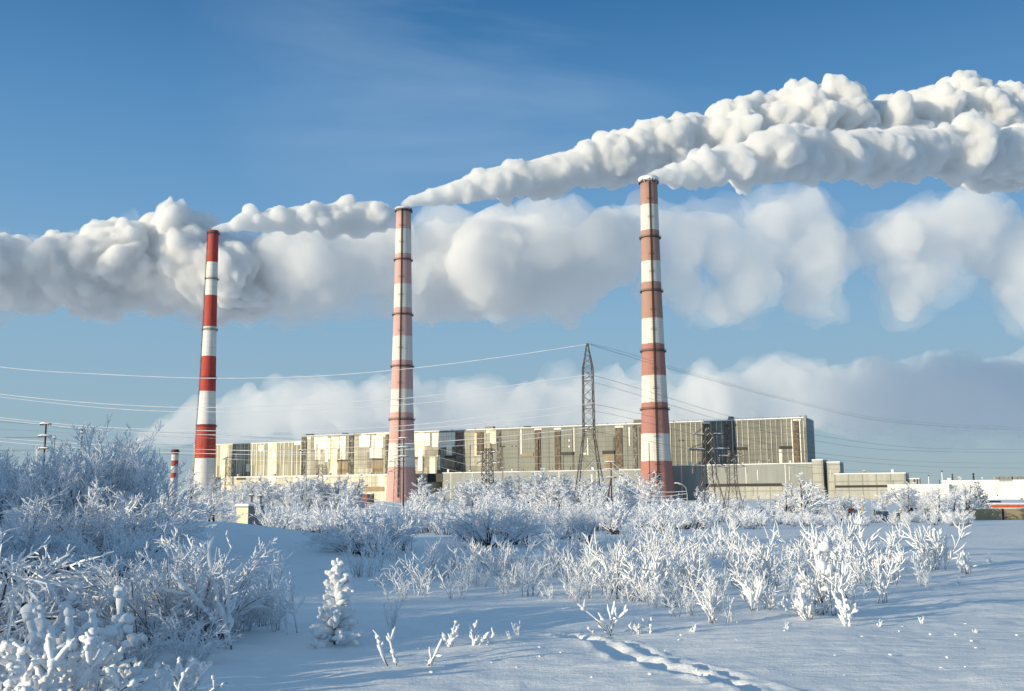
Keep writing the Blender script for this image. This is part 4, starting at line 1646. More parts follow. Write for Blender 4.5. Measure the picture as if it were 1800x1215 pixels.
def grow(r, p, d, L, n, up=.0, jit=.12):
    """points of a wandering shoot"""
    pts = [p.copy()]
    d = d.normalized()
    for i in range(n):
        d = (d + rvec(r, jit) + Vector((0, 0, up))).normalized()
        p = p + d * (L / n)
        pts.append(p)
    return pts


def along(pts, t):
    k = t * (len(pts) - 1)
    i = min(int(k), len(pts) - 2)
    return pts[i].lerp(pts[i + 1], k - i), (pts[i + 1] - pts[i]).normalized()


def side(r, d, ang):
    q = rvec(r)
    q = (q - d * q.dot(d)).normalized()
    return (d * cos(ang) + q * sin(ang)).normalized()


def rimed(mb, r, pts, r0, r1, n=3, lump=.3):
    k = len(pts)
    rad = [max(.002, (r0 + (r1 - r0) * i / (k - 1)) * r.uniform(1 - lump, 1 + lump)) for i in range(k)]
    rad[-1] *= .55
    mb.tube(pts, rad, n, 0, True, r.random() * 6)


def make_willow(name, seed, h, n_stems, tilt, rt, n_side=12, n_sub=4, lean=(0, 0), up=.05, cat='shrub', label='', droop=0, base=.35, side_len=.34):
    """a many stemmed shrub: dark stems below, rime covered twigs above"""
    r = random.Random(seed)
    root = thing(name, label, cat)
    dk, fr = MB(), MB()
    for s_ in range(n_stems):
        a = 2 * pi * (s_ + r.random()) / n_stems
        tl = radians(tilt) * sqrt(r.random())
        d = Vector((sin(tl) * cos(a) + lean[0], sin(tl) * sin(a) + lean[1], cos(tl)))
        p = Vector((r.gauss(0, base) * h * .3, r.gauss(0, base) * h * .3, -.1))
        L = h * r.uniform(.6, 1.05) * (1.0 - .1 * tl)
        pts = grow(r, p, d, L, 7, up, .07)
        if droop:
            for i, q in enumerate(pts):
                f = i / 7
                q.z -= droop * L * f ** 3
                q.x += .25 * droop * L * f ** 2 * cos(a)
                q.y += .25 * droop * L * f ** 2 * sin(a)
        ds = min(1.0, rt / .0135) ** 2
        dk.tube(pts[:6], [.028 * ds, .024 * ds, .020 * ds, .016 * ds, .013 * ds, .01 * ds], 4)
        rimed(fr, r, [q + Vector((-.004, -.004, .006)) for q in pts[3 if ds > .9 else 1:]], rt * .85, rt * .9, 4, .25)
        for k in range(n_side):
            t = r.uniform(.22, 1.0)
            q, dd = along(pts, t)
            sl = L * side_len * (1.15 - t * .75) * r.uniform(.6, 1.2)
            sp = grow(r, q, side(r, dd, radians(r.uniform(18, 48))), sl, 3, .10 - droop * .25, .12)
            rimed(fr, r, sp, rt * .65, rt * .9, 3)
            for m in range(n_sub):
                q2, d2 = along(sp, r.uniform(.2, 1))
                s2 = sl * r.uniform(.18, .45)
                rimed(fr, r, grow(r, q2, side(r, d2, radians(r.uniform(20, 55))), s2, 2, .06 - droop * .2, .15), rt * .55, rt * .75, 3)
    dk.build('stems', M['bark'], root)
    fr.build('rimed_twigs', M['frost'], root)
    return root


def make_tree(name, seed, h, spread, rt, n_limb=16, n_side=7, n_sub=6, label='', cat='tree', crown0=.18, nstem=1, ang=(25, 55)):
    r = random.Random(seed)
    root = thing(name, label, cat)
    dk, fr = MB(), MB()
    for s_ in range(nstem):
        a0 = r.random() * 6.28
        d = Vector((.16 * cos(a0), .16 * sin(a0), 1)) if nstem > 1 else Vector((r.gauss(0, .03), r.gauss(0, .03), 1))
        tr = grow(r, Vector((.2 * (nstem > 1) * cos(a0), .2 * (nstem > 1) * sin(a0), -.2)), d, h * (1 if s_ == 0 else r.uniform(.7, .95)), 8, .05, .05)
        r0 = h * .014 + .02
        dk.tube(tr, [r0 * (1.15 - .95 * i / 8) for i in range(9)], 6)
        rimed(fr, r, [q + Vector((-.01, -.01, 0)) for q in tr[4:]], r0 * .62, rt, 4)
        for k in range(n_limb):
            t = crown0 + (1 - crown0) * (k + r.random()) / n_limb
            q, dd = along(tr, min(t, .99))
            L = spread * (1.15 - t) ** .7 * r.uniform(.6, 1.15)
            lp = grow(r, q, side(r, dd, radians(r.uniform(*ang))), L, 4, .05, .12)
            dk.tube(lp[:3], [r0 * .35, r0 * .22, r0 * .12], 3)
            rimed(fr, r, [x + Vector((0, 0, .01)) for x in lp], rt * .9, rt * .9, 3)
            for m in range(n_side):
                q2, d2 = along(lp, r.uniform(.15, 1))
                sl = L * r.uniform(.25, .5)
                sp = grow(r, q2, side(r, d2, radians(r.uniform(20, 55))), sl, 2, .05, .15)
                rimed(fr, r, sp, rt * .75, rt * .85, 3)
                for w in range(n_sub):
                    q3, d3 = along(sp, r.uniform(.1, 1))
                    rimed(fr, r, grow(r, q3, side(r, d3, radians(r.uniform(20, 60))), sl * r.uniform(.2, .5), 1, .05, .2), rt * .7, rt * .55, 3)
    dk.build('trunk', M['bark'], root)
    fr.build('rimed_crown', M['frost'], root)
    return root


def lump(mb, r, c, rad, flat=.85):
    v, f = ICO2
    ph = r.random() * 50
    d = fbm(v * 1.6 + ph, 2, 3)
    vv = v * (rad * (1 + (.42 if rad < .1 else .28) * d))[:, None] if hasattr(rad, '__len__') else v * (rad * (1 + (.42 if rad < .1 else .28) * d))[:, None]
    vv[:, 2] *= flat
    mb.add([(x + c[0], y + c[1], z + c[2]) for x, y, z in vv.tolist()], f.tolist())


def make_weed(name, seed, h, nf, tilt, rad, sub=3, lumps=2, label='', arch=0, group=None, single=False):
    """stalks thickly plastered with wet snow"""
    r = random.Random(seed)
    root = thing(name, label, 'weed', (0, 0, 0), 0, group)
    dk, sn = MB(), MB()
    for k in range(nf):
        a = r.random() * 2 * pi
        tl = radians(tilt) * r.random() ** .6
        d = Vector((sin(tl) * cos(a), sin(tl) * sin(a), cos(tl)))
        L = h * r.uniform(.5, 1.05) if k else h
        n = 7
        pts = grow(r, Vector((r.gauss(0, .05), r.gauss(0, .05), -.08)), d, L, n, .03, .10)
        if arch:
            for i, q in enumerate(pts):
                f = i / n
                q.z -= arch * L * f ** 2.5
                q.x += arch * .9 * L * f ** 1.6 * cos(a)
                q.y += arch * .9 * L * f ** 1.6 * sin(a)
        dr = min(1.0, rad * .55 / .009)
        dk.tube(pts[:5], [.009 * dr, .008 * dr, .007 * dr, .006 * dr, .005 * dr], 4)
        s0 = r.choice([1, 1, 2])
        pp = [q + Vector((-.006, -.006, .004)) for q in pts[s0:]]
        k2 = len(pp)
        prof = [rad * ((.45 + .55 * (i / (k2 - 1)) ** .7) if rad < .02 else (.35 + .9 * (i / (k2 - 1)) ** .7)) * r.uniform(.5, 1.4) for i in range(k2)]
        prof[-1] *= .5
        sn.tube(pp, prof, 6, 0, True)
        for m in range(sub):
            q, dd = along(pts, r.uniform(.3, .9))
            sl = L * r.uniform(.08, .34)
            sp = grow(r, q, side(r, dd, radians(r.uniform(20, 55))), sl, 3, .12, .22)
            dk.tube(sp[:2], [.005 * dr, .004 * dr], 3)
            sn.tube(sp, [rad * r.uniform(.3, .6), rad * r.uniform(.5, 1.0), rad * r.uniform(.6, 1.2), rad * .35], 5)
        for m in range(lumps):
            if r.random() < .6:
                q, dd = along(pts, r.uniform(.35, 1))
                lump(sn, r, q + Vector((0, 0, rad * .3)), rad * r.uniform(1.0, 1.9))
    lump(dk, r, (0, 0, -.12), .14)
    dk.build('stalks', M['twig'], root)
    sn.build('snow_coat', M['clump'], root, True)
    return root


def make_blobshrub(name, seed, h, w, n, rad, label=''):
    r = random.Random(seed)
    root = thing(name, label, 'shrub')
    dk, sn = MB(), MB()
    for k in range(n):
        a = r.random() * 2 * pi
        tl = radians(65) * r.random() ** .7
        d = Vector((sin(tl) * cos(a) * w / h, sin(tl) * sin(a) * w / h, cos(tl)))
        L = h * r.uniform(.6, 1.1)
        pts = grow(r, Vector((r.gauss(0, .12), r.gauss(0, .12), -.1)), d, L, 6, .03, .14)
        dk.tube(pts, [.014, .012, .010, .008, .007, .005, .004], 4)
        m = r.randint(3, 6)
        for j in range(m):
            q, dd = along(pts, .35 + .65 * (j + r.random()) / m)
            R = rad * r.uniform(.55, 1.25) * (.75 + .4 * j / m)
            lump(sn, r, q + Vector((0, 0, R * .3)), R, .9)
            if r.random() < .7:
                lump(sn, r, q + Vector((r.gauss(0, R * .8), r.gauss(0, R * .8), R * .5)), R * .7, .9)
        sn.tube([x + Vector((0, 0, .012)) for x in pts[1:]], [rad * r.uniform(.25, .55) for _ in pts[1:]], 6)
        for j in range(2):
            q, dd = along(pts, r.uniform(.3, .8))
            sp = grow(r, q, side(r, dd, radians(50)), L * .3, 3, .1, .1)
            dk.tube(sp, [.007, .006, .005, .004], 3)
            sn.tube([x + Vector((0, 0, .012)) for x in sp], [rad * .3, rad * .5, rad * .6, rad * .4], 6)
            lump(sn, r, sp[-1], rad * r.uniform(.5, .9), .95)
    dk.build('stems', M['bark'], root)
    sn.build('snow_load', M['clump'], root, True)
    return root


def make_sapling(name, seed, h, w, label=''):
    """young conifer bowed under snow"""
    r = random.Random(seed)
    root = thing(name, label, 'sapling')
    dk, sn = MB(), MB()
    tr = grow(r, Vector((0, 0, -.1)), Vector((.04, 0, 1)), h * 1.08, 8, .05, .03)
    dk.tube(tr, [.03 * (1.1 - i / 8) for i in range(9)], 6)
    sn.tube([q + Vector((-.01, -.01, 0)) for q in tr[3:]], [.03, .032, .04, .035, .045, .02], 6)
    k, t = 0, .06
    while t < .97:
        q, dd = along(tr, t)
        nb = 5 if t < .75 else 3
        for j in range(nb):
            a = 2 * pi * (j + r.random() * .7) / nb + k
            L = w * (1.05 - t) * r.uniform(.55, 1.1) + .05
            d = Vector((cos(a), sin(a), .55 + .5 * t))
            pts = grow(r, q, d, L, 4, -.03, .12)
            dk.tube(pts, [.010, .008, .006, .005, .004], 3)
            R = .033 * (1.1 - .3 * t)
            sn.tube([x + Vector((0, 0, .018)) for x in pts], [R * .5, R * r.uniform(.8, 1.3), R * r.uniform(1, 1.6), R * r.uniform(.9, 1.4), R * .5], 6)
            for m in range(3):
                q2, d2 = along(pts, r.uniform(.35, 1))
                sp = grow(r, q2, side(r, d2, radians(45)), L * r.uniform(.2, .4), 2, .1, .1)
                sn.tube(sp, [R * .6, R * r.uniform(.7, 1.1), R * .5], 5)
            if r.random() < .5:
                lump(sn, r, pts[-2], R * r.uniform(1.2, 2.0))
        t += .07
        k += 1.1
    dk.build('trunk', M['bark'], root)
    sn.build('snow_load', M['clump'], root, True)
    return root


def make_pine(name, seed, h, w, label=''):
    r = random.Random(seed)
    root = thing(name, label, 'tree')
    dk, nd, sn = MB(), MB(), MB()
    tr = grow(r, Vector((0, 0, -.2)), Vector((0, 0, 1)), h, 8, .05, .02)
    dk.tube(tr, [.13 * (1.1 - i / 8) for i in range(9)], 6)
    t = .12
    while t < 1:
        q, dd = along(tr, min(t, .99))
        for j in range(6):
            a = 2 * pi * (j + r.random()) / 6
            L = w * (1.08 - t) ** .8 * r.uniform(.6, 1.1)
            pts = grow(r, q, Vector((cos(a), sin(a), .35)), L, 3, .04, .1)
            dk.tube(pts, [.03, .025, .02, .01], 3)
            for m in range(9):
                q2, d2 = along(pts, r.uniform(.25, 1))
                sp = grow(r, q2, side(r, d2, radians(45)), L * .3, 1, .05, .1)
                nd.tube(sp, [.09, .03], 4)
                if r.random() < .75:
                    sn.tube([x + Vector((-.04, -.03, .06)) for x in sp], [.10, .05], 5)
        t += .06
    dk.build('trunk', M['bark'], root)
    nd.build('needles', plain('frosted_needles', (.10, .14, .17), .8), root)
    sn.build('snow_load', M['clump'], root)
    return root


def put(proto, used, px, d, hpx=None, h0=1.0, rz=None, label=None, group=None, scale=None, sink=.03, wide=1.0):
    """stand a plant (the prototype first, then copies) on the snow"""
    if proto.name in used:
        o = copy_tree(proto)
    else:
        o = proto
        used.add(proto.name)
    p = at(px, 868, d)
    o.location = (p.x, p.y, gz(p.x, p.y) - sink)
    s_ = scale * h0 / tall(proto) if scale else (hpx * d / 1800) / tall(proto)
    o.scale = (s_ * wide, s_ * wide, s_)
    o.rotation_euler = (0, 0, random.uniform(0, 6.28) if rz is None else rz)
    if label:
        o['label'] = label
    if group:
        o['group'] = group
    elif 'group' in o.keys():
        del o['group']
    return o


used = set()
TALL = {}


def tall(proto):
    if proto.name not in TALL:
        TALL[proto.name] = max(v.co.z for ch in proto.children for v in ch.data.vertices)
    return TALL[proto.name]


R = random.Random(99)

# --- left thicket of tall rimed willows
WIL = [make_willow('willow_shrub', 100 + i, 3.0, 26, 40, .0135, 18, 7, side_len=.36) for i in range(3)]
WILD = [make_willow('willow_shrub', 110 + i, 2.6, 26, 62, .013, 17, 6, droop=.25, side_len=.34) for i in range(2)]
TREE = [make_tree('birch_tree', 120 + i, 6.0, 2.3, .021, 20, 9, 8, nstem=2 + i % 2, crown0=.1) for i in range(3)]
LEFT = [
    (180, 27, 245, WIL[0], 'tallest rimed willow of the left thicket, its bright crown above the rest', .9),
    (222, 28, 215, WIL[1], 'rimed willow leaning right beside the tallest crown of the left thicket', 1.15),
    (110, 26, 200, WIL[2], 'blue shaded rimed willow left of the tallest crown in the left thicket', 1.2),
    (40, 28, 195, WIL[0], 'rimed willow at the far left end of the thicket under the three armed pole', 1.2),
    (-30, 27, 200, WIL[1], 'rimed willow cut by the left edge of the view in the thicket', 1.2),
    (150, 23, 165, WILD[0], 'wide drooping rimed willow in the front of the left thicket', 1.25),
    (240, 24.5, 145, WILD[1], 'drooping rimed willow at the right end of the left thicket', 1.2),
    (70, 22, 160, WILD[1], 'bowed rimed willow front left in the thicket behind the arching weeds', 1.25),
    (200, 20.5, 130, WILD[0], 'low bowed rimed willow below the tallest crown of the thicket', 1.2),
    (120, 32, 150, WIL[1], 'rimed willow half hidden at the back of the left thicket', 1.3),
    (10, 20, 140, WILD[0], 'low drooping rimed willow behind the arching snow weeds at the left edge', 1.2),
]
for px, d, hp, pr, lab, wd in LEFT:
    put(pr, used, px, d, hp, 3.0 if pr in WIL else 2.2, None, lab, None, None, .05, wd)
# --- frosty bushy birches right of the thicket, in the sun
for px, d, hp, lab, k in ((335, 62, 122, 'sunlit rimed birch in front of the slim red and white chimney', 0), (300, 60, 100, 'sunlit rimed birch left of the slim red and white chimney', 1),
                          (372, 64, 110, 'sunlit rimed birch in front of the left end of the works', 2), (400, 66, 70, 'low rimed birch just left of the cream hut', 1), (350, 58, 75, 'short bushy rimed birch under the slim red and white chimney', 2)):
    put(TREE[k], used, px, d, hp, 6.0, None, lab, None, None, .1, 1.25)
# --- bushes in the middle
for px, pyb, hp, pr, lab, wd in ((650, 975, 80, WILD[1], 'rounded blue shaded rimed bush in the middle of the field, left of the widest bush', 1.4),
                                 (625, 972, 62, WILD[0], 'low rimed bush at the left edge of the middle field bushes', 1.4),
                                 (700, 968, 75, WIL[2], 'feathery rimed bush right of the rounded blue shaded bush', 1.1),
                                 (860, 962, 98, WILD[0], 'widest dark stemmed rimed bush in the middle of the field', 1.5),
                                 (830, 955, 88, WIL[0], 'rimed bush behind the left half of the widest dark stemmed bush', 1.25),
                                 (910, 958, 85, WIL[1], 'rimed bush at the right shoulder of the widest dark stemmed bush', 1.1),
                                 (1020, 955, 92, WIL[2], 'rimed bush standing below the tallest lattice pylon', 1.0),
                                 (985, 948, 68, WILD[1], 'low rimed bush left of the bush below the tallest pylon', 1.1)):
    put(pr, used, px, gdepth(px, pyb), hp, 3.0 if pr in WIL else 2.2, None, lab, None, None, .05, wd)
# --- belt of low rimed shrubs behind the field
BUSH = [make_willow('rimed_bush', 140 + i, 2.6, 16, 45, .026, 11, 4, side_len=.38) for i in range(4)]
BG = 'rimed bushes in the belt behind the field'
for k in range(92):
    px = R.uniform(410, 1340)
    d = R.choice([R.uniform(62, 95), R.uniform(90, 150), R.uniform(130, 200)])
    if px < 470:
        d = R.uniform(122, 200)
    elif px < 560 and d < 75:
        d += 30
    if 1175 < px and d < 100:
        d += 40
    h = R.uniform(1.6, 3.4) * (1.25 if d > 110 else 1)
    put(R.choice(BUSH), used, px, d, None, 2.6, None, 'rimed bush in the belt between the snow field and the works', BG, h / 2.6, .1, R.uniform(1.0, 1.5))
for k in range(46):
    px = R.uniform(1330, 1700)
    d = R.uniform(120, 188)
    h = R.uniform(1.3, 2.6)
    put(R.choice(BUSH), used, px, d, None, 2.6, None, 'rimed bush in the belt along the barriers and slab fence', 'rimed bushes by the barriers and fence', h / 2.6, .1, R.uniform(1.0, 1.5))
# --- taller rimed trees farther off
FT = [make_tree('rimed_tree', 160 + i, 8.0, 2.9, .05, 16, 8, 6, nstem=2 + (i % 2), crown0=.06, ang=(20, 50)) for i in range(4)]
ROW = 'rimed trees in the shaded row before the bright block'
for k in range(36):
    px = 405 + 6.1 * k + R.uniform(-5, 5)
    put(R.choice(FT), used, px, R.uniform(250, 330), R.uniform(56, 80), 8.0, None, 'rimed tree in the shaded row before the bright panelled block', ROW, None, .2, R.uniform(1.4, 2.0))
ROW2 = 'rimed trees in the belt before the grey block'
for k in range(48):
    px = R.uniform(735, 1150)
    put(R.choice(FT), used, px, R.uniform(210, 330), R.uniform(58, 86), 8.0, None, 'rimed tree in the belt before the pale grey annex', ROW2, None, .2, R.uniform(1.4, 2.1))
ROW3 = 'rimed trees before the long annex and sheds'
for k in range(44):
    px = R.uniform(1165, 1720)
    put(R.choice(FT), used, px, R.uniform(235, 400), R.uniform(30, 52), 8.0, None, 'rimed tree in the scattered row before the grey annex and white sheds', ROW3, None, .2, R.uniform(1.4, 2.2))
for px, d, hp, lab, k, wd in ((1405, 175, 92, 'large bushy rimed tree in front of the long grey annex', 0, 2.1), (1378, 180, 72, 'smaller rimed tree at the left foot of the large bushy one', 1, 1.9), (1432, 182, 74, 'smaller rimed tree at the right foot of the large bushy one', 2, 1.9),
                              (1158, 120, 62, 'sparkling rimed tree under the foot of the brick red chimney', 3, 1.0), (1300, 200, 48, 'rimed tree right of the pair of stocky pylons', 1, 1.3),
                              (1645, 195, 62, 'rimed tree left of the snowy pine, before the white shed', 2, 1.9), (1670, 200, 66, 'rimed tree next left of the snowy pine', 0, 1.3), (1625, 198, 44, 'low rimed tree before the lower white shed', 3, 1.9), (1694, 205, 76, 'tallest rimed tree touching the snowy pine', 1, 1.2),
                              (1510, 215, 46, 'low rimed tree behind the pale barrier', 0, 1.4), (1550, 220, 44, 'low rimed tree behind the steel gate', 2, 1.4), (1470, 215, 40, 'low rimed tree behind the orange topped sign post', 3, 1.4), (1240, 230, 46, 'rimed tree behind the stocky pylon', 0, 1.4)):
    put(FT[k], used, px, d, hp, 8.0, None, lab, None, None, .2, wd)
pine = make_pine('pine_tree', 5, 8.0, 3.0, 'broad dark green snowy pine above the navy roofed kiosk')
put(pine, used, 1720, 215, 68, 8.0, .5, 'broad blue green snowy pine above the navy roofed kiosk', None, None, .2, 1.0)

# --- weeds of the field
WEED = [make_weed('snowy_weed', 200 + i, .7, R.randint(4, 8), 30, .0088, 13, 0 if i % 3 else 1) for i in range(7)]
THIN = [make_weed('snowy_weed', 220 + i, .7, R.randint(5, 8), 26, .0068, 13, 0) for i in range(5)]
FAT = [make_weed('snowy_weed', 240 + i, .6, R.randint(4, 6), 36, .024, 4, 2) for i in range(4)]
ZA = 'thin rimed weeds in the shaded middle of the field'
for k in range(90):
    px = R.uniform(600, 1060)
    pyb = R.uniform(985, 1062) - (20 if px < 700 else 0)
    put(R.choice(THIN), used, px, gdepth(px, pyb), R.choice([R.uniform(22, 45), R.uniform(40, 80)]), .7, None, 'thin rimed weed among the shaded weeds in the middle of the field', ZA, None, .02, R.uniform(.9, 1.4))
ZB = 'snow plastered weeds in the sunlit patch on the right'
for k in range(150):
    px = R.choice([R.gauss(1400, 120), R.uniform(1010, 1640), R.gauss(1150, 80)])
    px = min(max(px, 1000), 1680)
    lo, hi = (965, 1088) if px < 1550 else (985, 1050)
    if px < 1200:
        hi = 1070
    pyb = R.uniform(lo, hi)
    hh = R.choice([R.uniform(18, 40), R.uniform(35, 65), R.uniform(55, 95)])
    put(R.choice(WEED + WEED + THIN), used, px, gdepth(px, pyb), hh, .7, None, 'snow plastered weed in the sunlit patch on the right of the field', ZB, None, .02, R.uniform(.7, 1.25))
ZC = 'fat snow fingers at the front of the sunlit patch'
for k in range(11):
    px = R.uniform(1390, 1490)
    pyb = R.uniform(1075, 1110)
    put(R.choice(FAT), used, px, gdepth(px, pyb), R.uniform(26, 64), .6, None, 'fat snow finger weed at the front edge of the sunlit patch', ZC, None, .02)
# named single plants
for px, pyb, hp, pr, h0, lab in ((1645, 1002, 72, make_weed('snowy_weed', 301, .9, 3, 24, .024, 3, 2), .9, 'lone forked snow plastered stalk at the right end of the weed patch'),
                                 (1692, 1010, 42, FAT[1], .6, 'low pair of snow lumps right of the lone forked stalk'),
                                 (1730, 992, 22, WEED[1], .7, 'last tiny rimed weed on the open snow at the right'),
                                 (1610, 1030, 60, WEED[2], .7, 'bent snow plastered weed left of the lone forked stalk'),
                                 (1240, 1098, 92, WEED[3], .7, 'tall single snowy stalk at the front left of the sunlit patch'),
                                 (1068, 1116, 62, make_weed('snowy_weed', 302, .6, 5, 50, .015, 3, 1), .6, 'splayed fan of snow fingers beside the start of the trodden track'),
                                 (1116, 1117, 26, FAT[0], .6, 'small snow heap weed right of the splayed fan'),
                                 (1138, 1117, 30, FAT[3], .6, 'small upright snow lump right of the splayed fan'),
                                 (1180, 1085, 50, WEED[5], .7, 'snowy weed just above the trodden track'),
                                 (710, 1175, 68, make_weed('snowy_weed', 303, .55, 3, 50, .016, 4, 2), .55, 'hooked snow plastered twig alone on the striped snow in the foreground'),
                                 (788, 1144, 46, FAT[2], .6, 'left snow mound with poking stalks on the striped foreground snow'),
                                 (835, 1142, 44, FAT[0], .6, 'rounder snow mound with dark stalks right of its twin on the striped snow'),
                                 (910, 1120, 28, FAT[3], .6, 'single snow finger between the mounds and the track'),
                                 (895, 1122, 16, FAT[2], .6, 'tiny snow lump left of the single snow finger'),
                                 (525, 1120, 108, make_weed('snowy_weed', 304, .9, 2, 8, .018, 7, 3), .9, 'slender upright snowy stalk left of the snow laden sapling'),
                                 (690, 1108, 60, THIN[2], .7, 'thin rimed stalk right of the snow laden sapling'),
                                 (1272, 1095, 52, WEED[0], .7, 'leaning snowy weed right of the tall single stalk'),
                                 (1312, 1076, 60, FAT[1], .6, 'clumped snow fingers in front of the tall feathery weeds'),
                                 (1700, 1112, 10, FAT[0], .6, 'short snowy stub casting a long shadow on the open snow'),
                                 (1608, 1098, 16, FAT[3], .6, 'tiny snow finger right of the weed patch on the open snow'),
                                 (1532, 1104, 14, FAT[2], .6, 'tiny snow knob below the weed patch on the open snow'),
                                 (1375, 1108, 16, FAT[1], .6, 'small snow knob left of the fat snow fingers'),
                                 (1210, 1116, 16, FAT[0], .6, 'tiny snow finger under the tall single stalk')):
    put(pr, used, px, gdepth(px, pyb), hp, h0, None, lab, None, None, .02)
put(make_sapling('snowy_sapling', 7, 1.0, .34, ''), used, 594, gdepth(594, 1140), 148, 1.0, .4, 'snow laden young conifer standing alone at the left of the foreground', None, None, .02, 1.0)
# snow capped sapling in the sunlit patch
cap = make_weed('snowy_sapling', 31, 1.0, 5, 16, .016, 9, 0, '')
cap['category'] = 'sapling'
mb = MB()
for (x, y, z, r9_) in ((.02, -.03, .50, .085), (-.05, -.02, .56, .07), (.07, .02, .44, .06), (.0, -.02, .76, .075), (.05, 0, .82, .05), (-.09, .0, .70, .045), (.1, -.05, .66, .04), (-.02, -.02, .30, .05)):
    lump(mb, R, (x, y, z), r9_, .85)
mb.build('snow_pillows', M['clump'], cap, True)
put(cap, used, 1443, gdepth(1443, 1085), 150, 1.0, .2, 'tall sapling carrying big white snow pillows in the sunlit patch', None, None, .02, .9)
# feathery tall weeds, centre right
for px, pyb, hp, k, lab in ((1296, 1035, 84, 0, 'feathery tall snowy weed left of the sapling with snow pillows'), (1345, 1030, 92, 3, 'tallest twisted snowy weed reaching up left of the sapling with snow pillows'),
                            (1490, 1020, 100, 5, 'tall ragged snowy weed right of the sapling with snow pillows'), (1105, 1060, 92, 6, 'branching white snowy weed left of the sunlit patch'), (1560, 1030, 74, 4, 'feathery snowy weed near the right end of the patch')):
    put(WEED[k], used, px, gdepth(px, pyb), hp, .7, None, lab, None, None, .02, 1.25)
# small snow crumbs fallen on the crust
CR = 'small snow crumbs on the crust'
mb = MB()
lump(mb, R, (0, 0, .5), 1.0, .6)
crumb = mb.build('snow_crumb', M['clump'], None, True)
tag(crumb, 'small crumb of fallen snow on the open crust', 'snow lump', CR)
for k in range(48):
    px, pyb = R.uniform(1040, 1790), R.uniform(1085, 1195)
    if R.random() < .3:
        px = R.uniform(620, 1000)
        pyb = R.uniform(1130, 1190)
    o = crumb if k == 0 else crumb.copy()
    if k:
        C.objects.link(o)
    p = at(px, pyb, gdepth(px, pyb))
    s_ = R.uniform(.006, .02)
    o.location = (p.x, p.y, gz(p.x, p.y))
    o.scale = (s_ * R.uniform(1, 1.8), s_, s_)
    o.rotation_euler = (0, 0, R.random() * 6)
# --- left foreground
BL = [make_blobshrub('snow_shrub', 320 + i, .6, .6, 13, .034) for i in range(3)]
for px, d, hp, k, lab, wd in ((50, 9.6, 150, 0, 'shrub heaped with round snow balls in the bottom left corner', 1.1), (125, 8.9, 120, 1, 'snow ball shrub right of the corner shrub at the bottom left', 1.1),
                              (0, 8.4, 90, 2, 'snow ball shrub cut by the left edge at the bottom', 1.2), (330, 9.2, 72, 1, 'small snow ball shrub with two knobs left of the striped snow', .9), (180, 9.6, 75, 2, 'low snow ball shrub between the corner shrub and the two knobbed one', 1.0),
                              (365, 8.8, 26, 0, 'tiny snow knob shrub at the bottom edge', 1.0), (130, 10.6, 150, 2, 'snow ball shrub standing behind the bottom left corner shrub', .9)):
    put(BL[k], used, px, d, hp, .6, None, lab, None, None, .03, wd)
ARC = [make_willow('arching_weed', 340 + i, 1.5, 22, 58, .0075, 15, 4, droop=.62, cat='weed', base=.25, side_len=.26) for i in range(3)]
for px, d, hp, k, lab, wd in ((30, 12.5, 215, 0, 'arching bundle of snow heavy stems bowing right at the left edge', 1.2), (-40, 12, 230, 1, 'arching snow heavy stems cut by the left edge', 1.2), (90, 13.5, 130, 2, 'lower arching snow heavy stems behind the corner snow ball shrub', 1.2),
                              (235, 12.2, 90, 1, 'low arching snowy weed between the thicket and the tall snowy grass', 1.2)):
    put(ARC[k], used, px, d, hp, .95, None, lab, None, None, .03, wd)
GRS = [make_willow('snowy_grass', 360 + i, 1.2, 24, 40, .0066, 13, 4, droop=[.08, .3, .18][i], cat='weed', base=.22, side_len=.24) for i in range(3)]
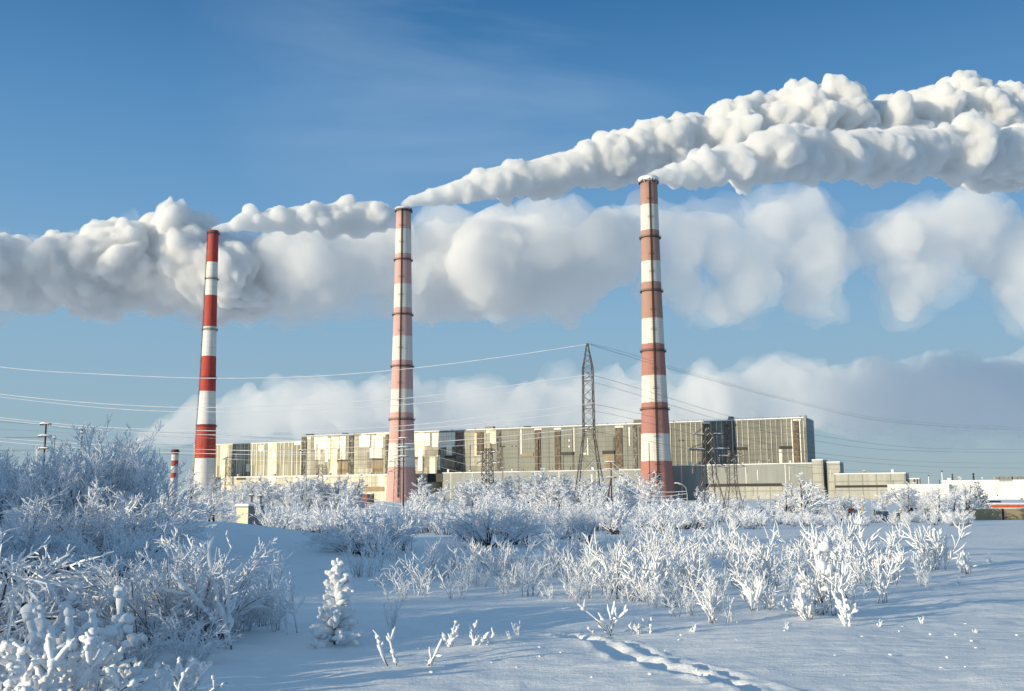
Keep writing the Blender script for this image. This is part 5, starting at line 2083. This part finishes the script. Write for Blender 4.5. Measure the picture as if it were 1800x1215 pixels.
for px, d, hp, k, lab in ((330, 12.4, 215, 0, 'tall tuft of snowy grass stems in the left foreground'), (375, 12.8, 190, 1, 'snowy grass tuft with upright tips right of the tall tuft'), (285, 12, 165, 2, 'snowy grass tuft leaning left of the tall tuft'),
                          (420, 13.4, 110, 2, 'low snowy grass tuft at the right end of the left tufts'), (215, 13, 120, 0, 'shaded snowy grass tuft below the left thicket'), (350, 11, 100, 1, 'short snowy grass tuft in front of the tall tuft'), (470, 14, 70, 0, 'small bowed snowy grass tuft left of the slender stalk'), (250, 10.8, 95, 1, 'low snowy grass tuft right of the snow ball shrubs')):
    put(GRS[k], used, px, d, hp, 1.1, None, lab, None, None, .03, 1.1)
p = at(380, 868, 12.2)
put(make_weed('snowy_weed', 305, .8, 4, 22, .016, 7, 1), used, 395, 12.0, 190, .8, 1.0, 'tall pale snowy stalk with thick upright tips right of the tall grass tuft', None, None, .02)
for k in range(16):
    px = R.uniform(240, 520)
    d = R.uniform(13, 19)
    put(R.choice(THIN), used, px, d, R.uniform(40, 75), .7, None, 'thin rimed weed on the slope below the left thicket', 'thin rimed weeds below the left thicket', None, .02, 1.2)

# --- thicket that continues past the left edge and throws the long shadows over the field
SH = 'rimed willows beyond the left edge'
rs = random.Random(17)
spots = []
for k in range(26):
    y = 5.6 + k * .72
    spots.append((-12.5 - .25 * max(0, y - 12) + rs.uniform(-1.4, .8), y, rs.uniform(.55, 1.0)))
for k in range(14):
    spots.append((rs.uniform(-30, -22), 7 + k * 1.6, rs.uniform(3.0, 4.2)))
for k in range(30):
    spots.append((rs.uniform(-48, -31), -2 + k * 1.2, rs.uniform(5.6, 7.8)))
for k, (x, y, h) in enumerate(spots):
    pr = (WIL + WILD)[k % 5]
    o = put(pr, used, 0, 10, None, 1.0, None, 'rimed willow standing past the left edge of the view', SH, h, .05, 1.3)
    o.location = (x, y, gz(x, y) - .05)
for k in range(30):
    x, y, h = rs.uniform(-64, -34), -3 + k * 1.3, rs.uniform(6.5, 10.5)
    o = put(TREE[k % 3], used, 0, 10, None, 1, None, 'rimed birch standing past the left edge of the view', 'rimed birches beyond the left edge', h, .1, 1.2)
    o.location = (x, y, gz(x, y) - .1)
